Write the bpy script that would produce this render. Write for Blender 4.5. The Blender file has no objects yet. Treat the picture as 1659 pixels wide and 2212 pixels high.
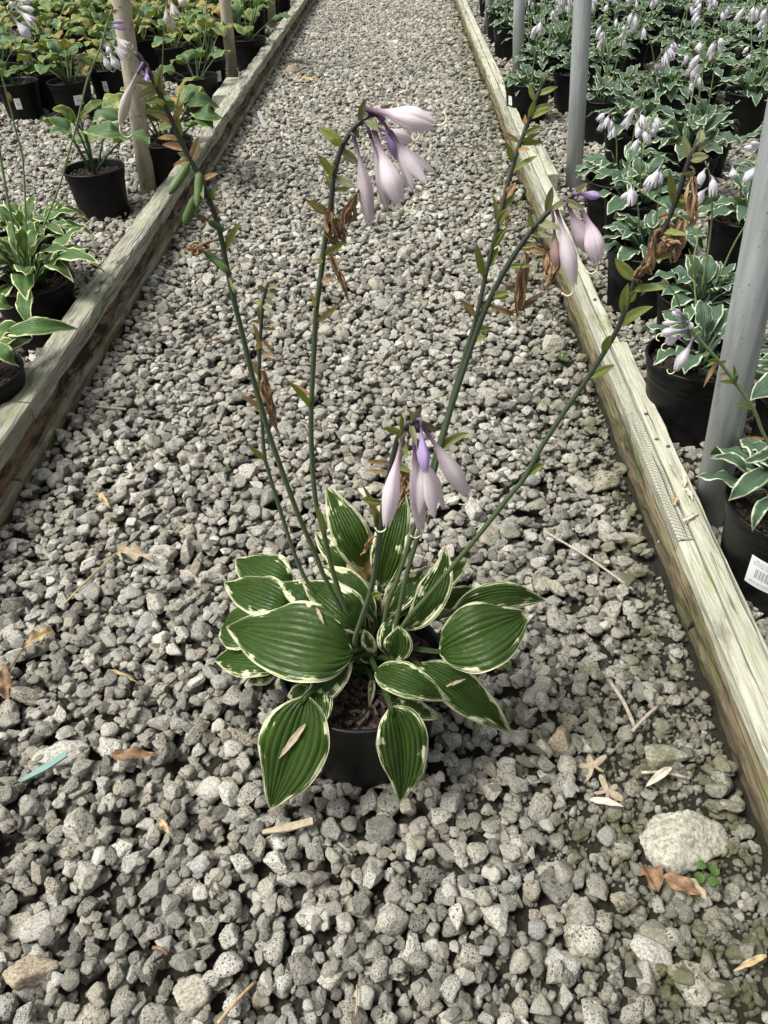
import bpy, math, random
import numpy as np
from mathutils import Matrix, Vector, Euler, noise as mnoise

R_ = math.radians
scene = bpy.context.scene
COL = scene.collection

# ------------------------------------------------------------------ camera
# pixel coordinates below are those of the photograph seen at 1659 x 2212
FPX, CX, CY, CAMH = 1700.0, 829.5, 1106.0, 0.77
def _cam_axes(roll=3.0, vp=(865, -305)):
    v = np.array([(vp[0]-CX)/FPX, (vp[1]-CY)/FPX, 1.0]); v /= np.linalg.norm(v)
    r = R_(roll); d = np.array([math.sin(r), math.cos(r)])
    t = -v[2]/(v[0]*d[0]/FPX + v[1]*d[1]/FPX)
    n = np.array([t*d[0]/FPX, t*d[1]/FPX, 1.0]); n /= np.linalg.norm(n)
    return np.array([np.cross(v, -n), v, -n])
RW = _cam_axes()
CAM = np.array([0, 0, CAMH])
def ray(px, py): return RW @ np.array([(px-CX)/FPX, (py-CY)/FPX, 1.0])
def atz(px, py, z=0.0): d = ray(px, py); return CAM + d*(z-CAMH)/d[2]
def aty(px, py, y): d = ray(px, py); return CAM + d*y/d[1]
def depth(p): return float((RW.T @ (np.asarray(p)-CAM))[2])
def project(p):
    c = RW.T @ (np.asarray(p)-CAM); return np.array([CX+FPX*c[0]/c[2], CY+FPX*c[1]/c[2]])
def ppm(p): return FPX/depth(p)

cd = bpy.data.cameras.new('camera'); cam = bpy.data.objects.new('camera', cd); COL.objects.link(cam)
cd.sensor_fit = 'VERTICAL'; cd.sensor_height = 24.0; cd.lens = 24.0*FPX/2212.0
cd.clip_start = 0.02; cd.clip_end = 400
mr = RW @ np.array([[1, 0, 0], [0, -1, 0], [0, 0, -1]]).T
M4 = Matrix([[*mr[i], CAM[i]] for i in range(3)] + [[0, 0, 0, 1]])
cam.matrix_world = M4
scene.camera = cam

# ------------------------------------------------------------------ sky, sun, exposure
SUN_EL, SUN_AZ = R_(60), R_(-108)      # azimuth measured from +Y (away from the camera) towards +X
w = bpy.data.worlds.new('World'); scene.world = w; w.use_nodes = True
nt = w.node_tree; nt.nodes.clear()
sky = nt.nodes.new('ShaderNodeTexSky'); sky.sky_type = 'NISHITA'; sky.sun_disc = False
sky.sun_elevation = SUN_EL; sky.sun_rotation = SUN_AZ
sky.air_density = 1.0; sky.dust_density = 6.0; sky.ozone_density = 1.0
hs = nt.nodes.new('ShaderNodeHueSaturation'); hs.inputs['Saturation'].default_value = 0.15
bg = nt.nodes.new('ShaderNodeBackground'); bg.inputs['Strength'].default_value = 0.062
wo = nt.nodes.new('ShaderNodeOutputWorld')
nt.links.new(sky.outputs[0], hs.inputs['Color']); nt.links.new(hs.outputs[0], bg.inputs['Color'])
nt.links.new(bg.outputs[0], wo.inputs['Surface'])
sl = bpy.data.lights.new('sun', 'SUN'); sl.energy = 1.5; sl.angle = R_(20); sl.color = (1, 0.97, 0.905)
so = bpy.data.objects.new('sun', sl); COL.objects.link(so)
sd = Vector((math.sin(SUN_AZ)*math.cos(SUN_EL), math.cos(SUN_AZ)*math.cos(SUN_EL), math.sin(SUN_EL)))
so.rotation_euler = (-sd).to_track_quat('-Z', 'Y').to_euler(); so.location = (0, 0, 6)
vs = scene.view_settings
scene.display_settings.display_device = 'sRGB'
vs.view_transform = 'Standard'; vs.look = 'None'; vs.gamma = 1.0; vs.use_curve_mapping = False
vs.exposure = 1.70
cy = scene.cycles; cy.max_bounces = 5; cy.diffuse_bounces = 3; cy.glossy_bounces = 2; cy.transmission_bounces = 3; cy.transparent_max_bounces = 4; cy.use_denoising = True

# ------------------------------------------------------------------ material helpers
class NT:
    def __init__(s, name):
        s.m = bpy.data.materials.new(name); s.m.use_nodes = True
        s.t = s.m.node_tree; s.t.nodes.clear()
        s.out = s.t.nodes.new('ShaderNodeOutputMaterial')
    def n(s, typ, props=None, **inp):
        nd = s.t.nodes.new('ShaderNode'+typ)
        for k, v in (props or {}).items(): setattr(nd, k, v)
        for k, v in inp.items():
            key = int(k[1:]) if k[0] == '_' and k[1:].isdigit() else k.replace('_', ' ')
            s.set(nd.inputs[key], v)
        return nd
    def set(s, sock, v):
        if hasattr(v, 'is_output') or isinstance(v, bpy.types.NodeSocket): s.t.links.new(v, sock)
        elif isinstance(v, bpy.types.Node): s.t.links.new(v.outputs[0], sock)
        else:
            if isinstance(v, (tuple, list)) and len(v) == 3 and sock.type == 'RGBA': v = (*v, 1)
            sock.default_value = v
    def math(s, op, a, b=0.0, c=0.0, clamp=False):
        return s.n('Math', {'operation': op, 'use_clamp': clamp}, _0=a, _1=b, _2=c).outputs[0]
    def mix(s, f, a, b, mode='MIX'):
        nd = s.n('Mix', {'data_type': 'RGBA', 'blend_type': mode})
        s.set(nd.inputs[0], f); s.set(nd.inputs[6], a); s.set(nd.inputs[7], b); return nd.outputs[2]
    def rng(s, v, a, b, c=0.0, d=1.0):
        return s.n('MapRange', {'clamp': True}, _0=v, _1=a, _2=b, _3=c, _4=d).outputs[0]
    def noise(s, vec, scale, detail=3.0, rough=0.55):
        nd = s.n('TexNoise', None, Scale=scale, Detail=detail, Roughness=rough)
        if vec is not None: s.set(nd.inputs['Vector'], vec)
        return nd.outputs[0]
    def attr(s, name, out='Fac'):
        nd = s.n('Attribute'); nd.attribute_name = name; return nd.outputs[out]
    def pos(s): return s.n('NewGeometry').outputs['Position']
    def comb(s, x, y, z): return s.n('CombineXYZ', None, _0=x, _1=y, _2=z).outputs[0]
    def vmul(s, v, t): return s.n('VectorMath', {'operation': 'MULTIPLY'}, _0=v, _1=t).outputs[0]
    def ramp(s, f, stops):
        nd = s.n('ValToRGB'); s.set(nd.inputs[0], f); el = nd.color_ramp.elements
        while len(el) < len(stops): el.new(0.5)
        for e, (p, c) in zip(el, stops): e.position = p; e.color = (*c, 1)
        return nd.outputs[0]
    def bump(s, h, strength, dist): return s.n('Bump', None, Strength=strength, Distance=dist, Height=h).outputs[0]
    def pbr(s, col, rough=0.6, metal=0.0, normal=None, spec=0.5, trans=0.0, tcol=None):
        p = s.n('BsdfPrincipled'); s.set(p.inputs['Base Color'], col); s.set(p.inputs['Roughness'], rough)
        s.set(p.inputs['Metallic'], metal); s.set(p.inputs['Specular IOR Level'], spec)
        if normal is not None: s.set(p.inputs['Normal'], normal)
        res = p.outputs[0]
        if trans:
            tr = s.n('BsdfTranslucent'); s.set(tr.inputs[0], tcol if tcol is not None else col)
            mx = s.n('MixShader'); s.set(mx.inputs[0], trans); s.set(mx.inputs[1], res); s.set(mx.inputs[2], tr); res = mx.outputs[0]
        s.t.links.new(res, s.out.inputs[0]); return s.m

def leaf_material(name, g_dark, g_light, cream, transit, mw, amp, rough=0.38, yellow=None, veinc=0.25, bumpd=0.0012):
    """variegated leaf: green heart with an irregular feathered pale margin"""
    k = NT(name)
    uv = k.n('UVMap'); sep = k.n('SeparateXYZ', None, _0=uv.outputs[0]); u, t = sep.outputs[0], sep.outputs[1]
    e = k.attr('edge'); seed = k.attr('seed')
    sd_ = k.math('MULTIPLY', seed, 37.0)
    st = k.noise(k.comb(k.math('MULTIPLY', u, 19.0), k.math('MULTIPLY', t, 3.2), sd_), 1.0, 3.0, 0.65)
    lo = k.noise(k.comb(k.math('MULTIPLY', u, 1.3), k.math('MULTIPLY', t, 5.0), sd_), 1.0, 2.0)
    th = k.math('ADD', k.math('MULTIPLY', k.rng(st, 0.45, 0.72), amp*1.15),
                k.math('MULTIPLY', k.rng(lo, 0.50, 0.78), amp*2.2))
    th = k.math('ADD', th, mw)
    d = k.math('SUBTRACT', th, e)
    mask = k.rng(d, -0.00015, 0.0003)
    mask2 = k.rng(k.math('ADD', d, amp*0.35), -0.0003, 0.0006)
    au = k.math('ABSOLUTE', u)
    vein = k.math('POWER', k.math('ABSOLUTE', k.math('SINE', k.math('MULTIPLY', k.math('POWER', au, 0.85), 16.0))), 0.6)
    mott = k.noise(k.comb(k.math('MULTIPLY', u, 2.0), k.math('MULTIPLY', t, 3.0), k.math('ADD', sd_, 5.0)), 1.6, 4.0)
    g = k.mix(k.rng(mott, 0.3, 0.7), g_dark, g_light)
    g = k.mix(k.math('MULTIPLY', k.math('SUBTRACT', 1.0, vein), veinc), g, tuple(min(1, c*2.2+0.01) for c in g_light))
    c = k.mix(k.math('MULTIPLY', mask2, 0.5), g, transit)
    cr = k.mix(k.rng(lo, 0.35, 0.65), cream, tuple(min(0.85, x*1.06) for x in cream))
    c = k.mix(mask, c, cr)
    if yellow is not None:
        yn = k.noise(k.comb(u, k.math('MULTIPLY', t, 2.0), k.math('ADD', sd_, 9.0)), 1.4, 3.0)
        yf = k.math('MULTIPLY', k.rng(yn, 0.42, 0.62), k.rng(seed, 0.45, 0.95))
        c = k.mix(yf, c, yellow)
        bf = k.math('MULTIPLY', k.rng(yn, 0.50, 0.58), k.rng(seed, 0.82, 0.86))
        c = k.mix(bf, c, (0.30, 0.15, 0.05))
    sp_ = k.rng(k.noise(k.pos(), 210.0, 2.0, 0.5), 0.735, 0.76); c = k.mix(k.math('MULTIPLY', sp_, 0.6), c, (0.16, 0.11, 0.05))
    fine = k.noise(k.pos(), 900.0, 2.0)
    quilt = k.noise(k.comb(k.math('MULTIPLY', u, 9.0), k.math('MULTIPLY', t, 16.0), sd_), 1.0, 1.0)
    h = k.math('ADD', k.math('MULTIPLY', vein, 0.55), k.math('MULTIPLY', quilt, 0.55))
    h = k.math('ADD', h, k.math('MULTIPLY', fine, 0.04))
    r = k.rng(k.noise(k.pos(), 160.0, 2.0), 0.3, 0.7, rough-0.06, rough+0.12)
    return k.pbr(c, r, 0.0, k.bump(h, 1.0, bumpd), 0.27, 0.16, k.mix(0.5, c, (0.25, 0.40, 0.05)))

MAT = {}
MAT['leaf_main'] = leaf_material('main_hosta_leaf', (0.017, 0.038, 0.007), (0.032, 0.064, 0.010), (0.58, 0.585, 0.38), (0.12, 0.18, 0.04), 0.0006, 0.0046, 0.40, bumpd=0.0018)
MAT['leaf_right'] = leaf_material('blue_green_leaf', (0.036, 0.072, 0.042), (0.064, 0.110, 0.066), (0.44, 0.50, 0.34), (0.12, 0.18, 0.09), 0.0013, 0.0012, 0.45)
MAT['leaf_left'] = leaf_material('narrow_variegated_leaf', (0.034, 0.078, 0.020), (0.062, 0.120, 0.032), (0.54, 0.56, 0.30), (0.17, 0.25, 0.05), 0.0011, 0.0016, 0.42)
MAT['leaf_broad'] = leaf_material('broad_hosta_leaf', (0.036, 0.080, 0.030), (0.066, 0.120, 0.046), (0.22, 0.27, 0.06), (0.12, 0.19, 0.05), 0.0012, 0.003, 0.45, yellow=(0.30, 0.29, 0.06), veinc=0.15)

def bract_material(name, c0, c1, c2=None):
    k = NT(name); seed = k.attr('seed'); uv = k.n('UVMap'); sp = k.n('SeparateXYZ', None, _0=uv.outputs[0])
    n = k.noise(k.comb(k.math('MULTIPLY', sp.outputs[0], 4.0), k.math('MULTIPLY', sp.outputs[1], 2.0), k.math('MULTIPLY', seed, 51.0)), 1.3, 3.0)
    c = k.mix(k.rng(n, 0.3, 0.7), c0, c1)
    if c2: c = k.mix(k.math('MULTIPLY', k.rng(sp.outputs[1], 0.5, 1.0), k.rng(seed, 0.2, 0.9)), c, c2)
    b = k.bump(k.noise(k.comb(k.math('MULTIPLY', sp.outputs[0], 14.0), sp.outputs[1], seed), 1.0, 2.0), 0.5, 0.0006)
    return k.pbr(c, 0.5, 0, b, 0.4, 0.2, k.mix(0.4, c, (0.4, 0.45, 0.05)))
MAT['g'] = bract_material('green_bract', (0.115, 0.150, 0.030), (0.185, 0.215, 0.055))
MAT['o'] = bract_material('olive_bract', (0.13, 0.14, 0.06), (0.19, 0.195, 0.09), (0.15, 0.11, 0.10))
MAT['b'] = bract_material('brown_olive_bract', (0.11, 0.08, 0.05), (0.16, 0.12, 0.07))
MAT['t'] = bract_material('tan_bract', (0.30, 0.18, 0.08), (0.40, 0.26, 0.13), (0.22, 0.10, 0.05))
MAT['p'] = bract_material('seed_pod', (0.075, 0.135, 0.045), (0.125, 0.185, 0.065))

def dried_material():
    k = NT('dried_flower'); seed = k.attr('seed'); uv = k.n('UVMap'); sp = k.n('SeparateXYZ', None, _0=uv.outputs[0])
    n = k.noise(k.comb(k.math('MULTIPLY', sp.outputs[0], 6.0), k.math('MULTIPLY', sp.outputs[1], 2.0), k.math('MULTIPLY', seed, 77.0)), 1.2, 4.0)
    c = k.ramp(n, [(0.28, (0.08, 0.040, 0.020)), (0.45, (0.24, 0.14, 0.07)), (0.62, (0.46, 0.33, 0.20))])
    return k.pbr(c, 0.7, 0, k.bump(n, 0.8, 0.001), 0.25, 0.15)
MAT['dried'] = dried_material()

def flower_material(name, c0, c1, c2, lilac):
    k = NT(name); s = k.attr('s'); uv = k.n('UVMap'); sp = k.n('SeparateXYZ', None, _0=uv.outputs[0]); u = sp.outputs[0]
    c = k.ramp(s, [(0.03, c0), (0.22, c1), (0.46, c2), (1.0, c2)])
    stripe = k.noise(k.comb(k.math('MULTIPLY', u, 7.0), k.math('MULTIPLY', s, 1.2), k.math('MULTIPLY', k.attr('seed'), 40.0)), 1.0, 3.0)
    c = k.mix(k.math('MULTIPLY', k.rng(stripe, 0.48, 0.68), 0.55), c, lilac)
    b = k.bump(k.noise(k.comb(k.math('MULTIPLY', u, 7.0), k.math('MULTIPLY', s, 0.8), 0.0), 1.0, 2.0), 0.6, 0.0014)
    return k.pbr(c, 0.55, 0, b, 0.25, 0.45)
MAT['fl'] = flower_material('lilac_white_petal', (0.17, 0.09, 0.19), (0.56, 0.39, 0.48), (0.86, 0.78, 0.81), (0.76, 0.63, 0.72))
MAT['fl_bud'] = flower_material('purple_bud_petal', (0.34, 0.20, 0.40), (0.50, 0.35, 0.62), (0.58, 0.45, 0.72), (0.44, 0.29, 0.64))
MAT['fl_pink'] = flower_material('fading_pink_petal', (0.28, 0.14, 0.17), (0.48, 0.32, 0.32), (0.54, 0.38, 0.35), (0.40, 0.24, 0.19))
MAT['fl_white'] = flower_material('white_petal', (0.28, 0.16, 0.32), (0.60, 0.55, 0.54), (0.66, 0.64, 0.58), (0.60, 0.53, 0.48))
MAT['fl_far'] = flower_material('pale_lavender_petal', (0.30, 0.25, 0.38), (0.56, 0.52, 0.62), (0.72, 0.70, 0.73), (0.60, 0.55, 0.66))
k = NT('pistil'); MAT['pistil'] = k.pbr((0.74, 0.76, 0.50), 0.5, 0, None, 0.4, 0.2)

def stem_material():
    k = NT('flower_stem'); s = k.attr('s')
    n = k.noise(k.pos(), 60.0, 3.0)
    n2 = k.noise(k.vmul(k.pos(), (900, 900, 90)), 1.0, 2.0)
    c = k.ramp(k.math('ADD', s, k.math('MULTIPLY', k.math('SUBTRACT', n, 0.5), 0.18)), [(0.0, (0.078, 0.108, 0.044)), (0.40, (0.058, 0.082, 0.042)), (0.70, (0.042, 0.050, 0.038)), (0.95, (0.026, 0.024, 0.027))])
    return k.pbr(c, 0.45, 0, k.bump(n2, 0.3, 0.0005), 0.4)
MAT['stem'] = stem_material()
k = NT('thin_green_stem'); MAT['stem_far'] = k.pbr(k.mix(k.noise(k.pos(), 30.0), (0.10, 0.16, 0.06), (0.17, 0.23, 0.09)), 0.5)

def plastic():
    k = NT('black_pot_plastic'); p = k.pos()
    n = k.noise(p, 35.0, 4.0); f = k.noise(p, 700.0, 2.0)
    c = k.mix(k.rng(n, 0.45, 0.8), (0.0030, 0.0030, 0.0034), (0.0075, 0.0075, 0.008))
    zz = k.n('SeparateXYZ', None, _0=p).outputs[2]; du = k.math('MULTIPLY', k.rng(k.noise(p, 70.0, 4.0, 0.7), 0.40, 0.70), k.rng(zz, 0.075, 0.012)); c = k.mix(k.math('MULTIPLY', du, 0.30), c, (0.05, 0.046, 0.038))
    return k.pbr(c, k.rng(n, 0.3, 0.7, 0.38, 0.58), 0, k.bump(f, 0.15, 0.0004), 0.20)
MAT['pot'] = plastic()
def soil_m(name, a, b, c_, right=False):
    k = NT(name); p = k.pos(); n = k.noise(p, 160.0, 5.0, 0.7); n2 = k.noise(p, 14.0, 3.0)
    if right: n2 = k.math('ADD', n2, k.rng(k.n('SeparateXYZ', None, _0=p).outputs[0], -0.1, 0.2, -0.3, 0.0))
    col = k.mix(k.rng(n, 0.35, 0.7), a, b); col = k.mix(k.rng(n2, 0.48, 0.62), col, c_)
    return k.pbr(col, 0.95, 0, k.bump(n, 1.0, 0.004), 0.2)
MAT['soil'] = soil_m('potting_soil', (0.008, 0.006, 0.005), (0.030, 0.023, 0.017), (0.016, 0.012, 0.009))
MAT['ground'] = soil_m('dirt_between_stones', (0.010, 0.009, 0.007), (0.030, 0.027, 0.019), (0.018, 0.019, 0.008), True)

def stone_mat(name, pits=True, moss=True, pal=None):
    k = NT(name); oi = k.n('ObjectInfo'); r = oi.outputs['Random']
    p = k.pos(); tc = k.n('TexCoord').outputs['Object']
    pal = pal or [(0.0, (0.085, 0.083, 0.075)), (0.12, (0.17, 0.165, 0.142)), (0.24, (0.30, 0.292, 0.25)), (0.34, (0.21, 0.207, 0.19)), (0.46, (0.42, 0.405, 0.345)), (0.56, (0.27, 0.262, 0.228)), (0.66, (0.36, 0.345, 0.29)), (0.74, (0.29, 0.255, 0.195)), (0.82, (0.58, 0.565, 0.51)), (0.90, (0.40, 0.39, 0.345)), (0.96, (0.52, 0.505, 0.46)), (1.0, (0.21, 0.225, 0.23))]
    base = k.ramp(r, pal)
    r2 = k.math('FRACT', k.math('MULTIPLY', r, 17.31))
    sh = k.n('VectorMath', {'operation': 'ADD'}, _0=tc, _1=k.comb(k.math('MULTIPLY', r, 90.0), r, r2)).outputs[0]
    mott = k.noise(sh, 2.2, 4.0, 0.65)
    c = k.mix(k.rng(mott, 0.3, 0.7, 0.0, 0.9), base, k.mix(0.35, base, (0.5, 0.47, 0.40), 'MIX'))
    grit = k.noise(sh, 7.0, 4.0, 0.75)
    c = k.mix(k.rng(grit, 0.38, 0.58, 1.0, 0.0), c, k.mix(1.0, c, (0.42, 0.41, 0.37), 'MULTIPLY'))  # crevice shade painted into the colour: hollows of this noise are darkened
    h = k.math('ADD', k.math('MULTIPLY', grit, 0.5), k.math('MULTIPLY', mott, 0.4))
    if pits:
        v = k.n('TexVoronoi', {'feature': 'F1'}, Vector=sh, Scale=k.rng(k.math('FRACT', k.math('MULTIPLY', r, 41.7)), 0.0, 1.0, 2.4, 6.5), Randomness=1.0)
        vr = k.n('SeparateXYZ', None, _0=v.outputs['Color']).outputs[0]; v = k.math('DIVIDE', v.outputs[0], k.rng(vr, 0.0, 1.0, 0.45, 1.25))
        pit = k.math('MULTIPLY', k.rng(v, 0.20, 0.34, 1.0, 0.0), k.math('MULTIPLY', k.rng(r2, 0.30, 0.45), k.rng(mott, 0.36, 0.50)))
        c = k.mix(k.math('MULTIPLY', pit, 0.8), c, (0.07, 0.062, 0.05))  # shading inside the pits put into the base colour as dark brown
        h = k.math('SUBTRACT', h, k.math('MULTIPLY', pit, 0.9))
    if moss:
        sx = k.n('SeparateXYZ', None, _0=p); x, y = sx.outputs[0], sx.outputs[1]
        near = k.math('MULTIPLY', k.rng(x, 0.12, 0.33), k.rng(x, 0.44, 0.36))
        corner = k.math('MULTIPLY', k.rng(x, 0.0, 0.2), k.rng(y, 0.75, 0.45))
        z = k.math('MAXIMUM', near, k.math('MULTIPLY', corner, k.rng(x, 0.40, 0.36)))
        mn = k.noise(p, 26.0, 4.0, 0.65)
        mf = k.math('MULTIPLY', k.rng(k.math('ADD', mn, k.math('MULTIPLY', z, 0.22)), 0.62, 0.82), 0.8)
        c = k.mix(mf, c, (0.075, 0.078, 0.026))
        c = k.mix(k.math('MULTIPLY', z, 0.12), c, (0.10, 0.09, 0.055))
    return k.pbr(c, 0.85, 0, k.bump(h, 1.0, 0.0032), 0.3)
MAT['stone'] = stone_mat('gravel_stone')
MAT['boulder'] = stone_mat('pale_limestone', False, False, [(0.0, (0.34, 0.33, 0.275)), (1.0, (0.36, 0.345, 0.285))])
MAT['tan_stone'] = stone_mat('tan_sandstone', False, False, [(0.0, (0.42, 0.33, 0.21)), (1.0, (0.36, 0.30, 0.21))])
MAT['white_stone'] = stone_mat('white_limestone', False, False, [(0.0, (0.38, 0.37, 0.34)), (1.0, (0.42, 0.405, 0.365))])

def wood(name, dark, light, moss, mossamt, dirt, dirtamt, stripes=0.0):
    k = NT(name); p = k.pos()
    g1 = k.noise(k.vmul(p, (260, 14.0, 260)), 1.0, 4.0, 0.65)
    g2 = k.noise(k.vmul(p, (60, 5.0, 60)), 1.0, 4.0, 0.65)
    c = k.mix(k.rng(k.math('ADD', k.math('MULTIPLY', g1, 0.55), k.math('MULTIPLY', g2, 0.45)), 0.36, 0.62), dark, light)
    crack = k.rng(k.noise(k.vmul(p, (150, 2.5, 150)), 1.0, 2.0, 0.5), 0.30, 0.36, 1.0, 0.0)
    c = k.mix(k.math('MULTIPLY', crack, 0.7), c, tuple(x*0.3 for x in dark))
    dn = k.noise(k.vmul(p, (34, 7.0, 34)), 1.0, 5.0, 0.7)
    c = k.mix(k.rng(dn, 0.62-dirtamt*0.3, 0.72-dirtamt*0.3), c, dirt)
    mn = k.noise(k.vmul(p, (30, 9, 30)), 1.0, 5.0, 0.72)
    c = k.mix(k.math('MULTIPLY', k.rng(mn, 0.66-mossamt*0.34, 0.80-mossamt*0.34), 0.8), c, moss)
    kv = k.n('TexVoronoi', {'feature': 'F1'}, Vector=k.vmul(p, (22, 3.4, 22)), Scale=1.0).outputs[0]; kn = k.rng(kv, 0.10, 0.17, 1.0, 0.0)
    c = k.mix(k.math('MULTIPLY', kn, 0.75), c, tuple(x*0.45 for x in dark))
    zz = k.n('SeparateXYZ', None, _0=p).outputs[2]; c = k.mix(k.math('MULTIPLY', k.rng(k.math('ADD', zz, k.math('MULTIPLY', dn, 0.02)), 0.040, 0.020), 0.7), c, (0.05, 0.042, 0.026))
    h = k.math('SUBTRACT', k.math('ADD', k.math('MULTIPLY', g1, 0.6), k.math('MULTIPLY', g2, 0.5)), k.math('MULTIPLY', crack, 0.6))
    if stripes:
        sp = k.n('SeparateXYZ', None, _0=p)
        ph = k.math('ADD', k.math('MULTIPLY', sp.outputs[0], 520.0), k.math('MULTIPLY', sp.outputs[1], 900.0))
        sv = k.math('SINE', k.math('ADD', ph, k.math('MULTIPLY', g2, 9.0)))
        c = k.mix(k.math('MULTIPLY', k.rng(sv, 0.45, 1.0), stripes), c, tuple(x*0.6 for x in dark))
        h = k.math('SUBTRACT', h, k.math('MULTIPLY', k.rng(sv, 0.4, 1.0), 0.5))
    return k.pbr(c, 0.88, 0, k.bump(h, 1.0, 0.0045), 0.2)
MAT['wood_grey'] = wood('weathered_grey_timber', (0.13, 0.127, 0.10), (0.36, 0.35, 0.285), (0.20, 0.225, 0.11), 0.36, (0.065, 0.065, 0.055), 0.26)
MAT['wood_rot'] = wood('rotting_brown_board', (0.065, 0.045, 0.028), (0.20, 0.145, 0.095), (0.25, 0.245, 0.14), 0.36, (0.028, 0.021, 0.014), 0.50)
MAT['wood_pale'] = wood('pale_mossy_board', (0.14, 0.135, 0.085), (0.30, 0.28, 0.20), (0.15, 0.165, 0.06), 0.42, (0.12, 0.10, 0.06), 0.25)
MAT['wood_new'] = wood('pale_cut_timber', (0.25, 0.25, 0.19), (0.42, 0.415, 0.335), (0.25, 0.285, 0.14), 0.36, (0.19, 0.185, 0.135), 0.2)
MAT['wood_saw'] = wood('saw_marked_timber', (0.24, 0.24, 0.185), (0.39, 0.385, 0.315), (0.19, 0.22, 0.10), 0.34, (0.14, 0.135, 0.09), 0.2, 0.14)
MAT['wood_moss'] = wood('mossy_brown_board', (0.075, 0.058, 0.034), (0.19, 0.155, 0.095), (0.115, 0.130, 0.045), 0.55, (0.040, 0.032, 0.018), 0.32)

k = NT('galvanized_steel'); p = k.pos()
sp = k.n('TexVoronoi', {'feature': 'F1'}, Vector=k.vmul(p, (60, 60, 22)), Scale=1.0).outputs['Color']
n = k.noise(k.vmul(p, (130, 130, 6)), 1.0, 4.0)
c = k.mix(k.rng(n, 0.3, 0.7), (0.32, 0.345, 0.345), (0.45, 0.475, 0.47)); 
c = k.mix(k.math('MULTIPLY', k.rng(k.noise(k.vmul(p, (30, 30, 5)), 1.0, 5.0, 0.7), 0.52, 0.70), 0.55), c, (0.19, 0.19, 0.175)); dk = k.rng(k.noise(p, 160.0, 2.0), 0.68, 0.72); c = k.mix(k.math('MULTIPLY', dk, 0.6), c, (0.10, 0.10, 0.11))
MAT['steel'] = k.pbr(c, k.rng(n, 0.3, 0.7, 0.42, 0.6), 0.45, k.bump(n, 0.2, 0.0005), 0.5)
k = NT('beige_painted_pipe'); p = k.pos(); n = k.noise(k.vmul(p, (40, 40, 10)), 1.0, 5.0, 0.7)
c = k.mix(k.rng(n, 0.35, 0.68), (0.25, 0.22, 0.165), (0.42, 0.38, 0.30)); c = k.mix(k.rng(k.noise(p, 55.0, 4.0), 0.60, 0.68), c, (0.17, 0.145, 0.10))
MAT['beige'] = k.pbr(c, 0.75, 0, k.bump(n, 0.3, 0.001), 0.3)
def plain(name, a, b, rough=0.7, sc=60.0, trans=0.0, stretch=None):
    k = NT(name); n = k.noise(k.pos(), sc, 4.0, 0.65)
    return k.pbr(k.mix(k.rng(n, 0.3, 0.7), a, b), rough, 0, k.bump(n, 0.5, 0.002), 0.35, trans)
MAT['dead_leaf'] = plain('dead_leaf', (0.085, 0.045, 0.024), (0.25, 0.155, 0.085), 0.7, 150.0)
MAT['dead_leaf_pale'] = plain('bleached_dead_leaf', (0.20, 0.165, 0.11), (0.36, 0.30, 0.215), 0.8, 150.0)
MAT['straw'] = plain('dry_straw', (0.24, 0.165, 0.08), (0.42, 0.32, 0.18), 0.7, 200.0)
MAT['stick'] = plain('grey_stick', (0.20, 0.17, 0.13), (0.42, 0.37, 0.30), 0.8, 200.0)
MAT['shard'] = plain('green_plastic', (0.11, 0.19, 0.165), (0.15, 0.24, 0.21), 0.5, 90.0)
MAT['white_plastic'] = plain('white_plastic', (0.62, 0.64, 0.62), (0.70, 0.71, 0.69), 0.5, 60.0)
MAT['petal'] = plain('fallen_petal', (0.46, 0.39, 0.30), (0.58, 0.52, 0.45), 0.6, 200.0, 0.2)
MAT['clover'] = plain('clover', (0.04, 0.085, 0.015), (0.06, 0.115, 0.02), 0.5, 200.0, 0.2)
MAT['bark'] = plain('bark_chip', (0.020, 0.014, 0.010), (0.065, 0.046, 0.032), 0.9, 300.0)
k = NT('sticker_print'); uv = k.n('UVMap'); sp = k.n('SeparateXYZ', None, _0=uv.outputs[0]); u, v = sp.outputs[0], sp.outputs[1]
def box_(u0, u1, v0, v1):
    a = k.math('MULTIPLY', k.math('GREATER_THAN', u, u0), k.math('LESS_THAN', u, u1))
    return k.math('MULTIPLY', a, k.math('MULTIPLY', k.math('GREATER_THAN', v, v0), k.math('LESS_THAN', v, v1)))
bars = k.math('GREATER_THAN', k.noise(k.comb(k.math('MULTIPLY', u, 46.0), 0.0, 0.0), 1.0, 1.0, 0.3), 0.5)
lines = k.math('MULTIPLY', k.math('GREATER_THAN', k.math('SINE', k.math('MULTIPLY', v, 95.0)), 0.15), k.math('GREATER_THAN', k.noise(k.comb(k.math('MULTIPLY', u, 60.0), k.math('MULTIPLY', v, 12.0), 0.0), 1.0, 1.0), 0.48))
ink = k.math('MAXIMUM', k.math('MULTIPLY', bars, box_(0.22, 0.80, 0.30, 0.62)), k.math('MULTIPLY', lines, k.math('MAXIMUM', box_(0.1, 0.72, 0.70, 0.92), box_(0.1, 0.9, 0.08, 0.2))))
MAT['sticker'] = k.pbr(k.mix(k.math('MULTIPLY', ink, 0.85), (0.74, 0.75, 0.75), (0.04, 0.04, 0.045)), 0.4)

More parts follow.
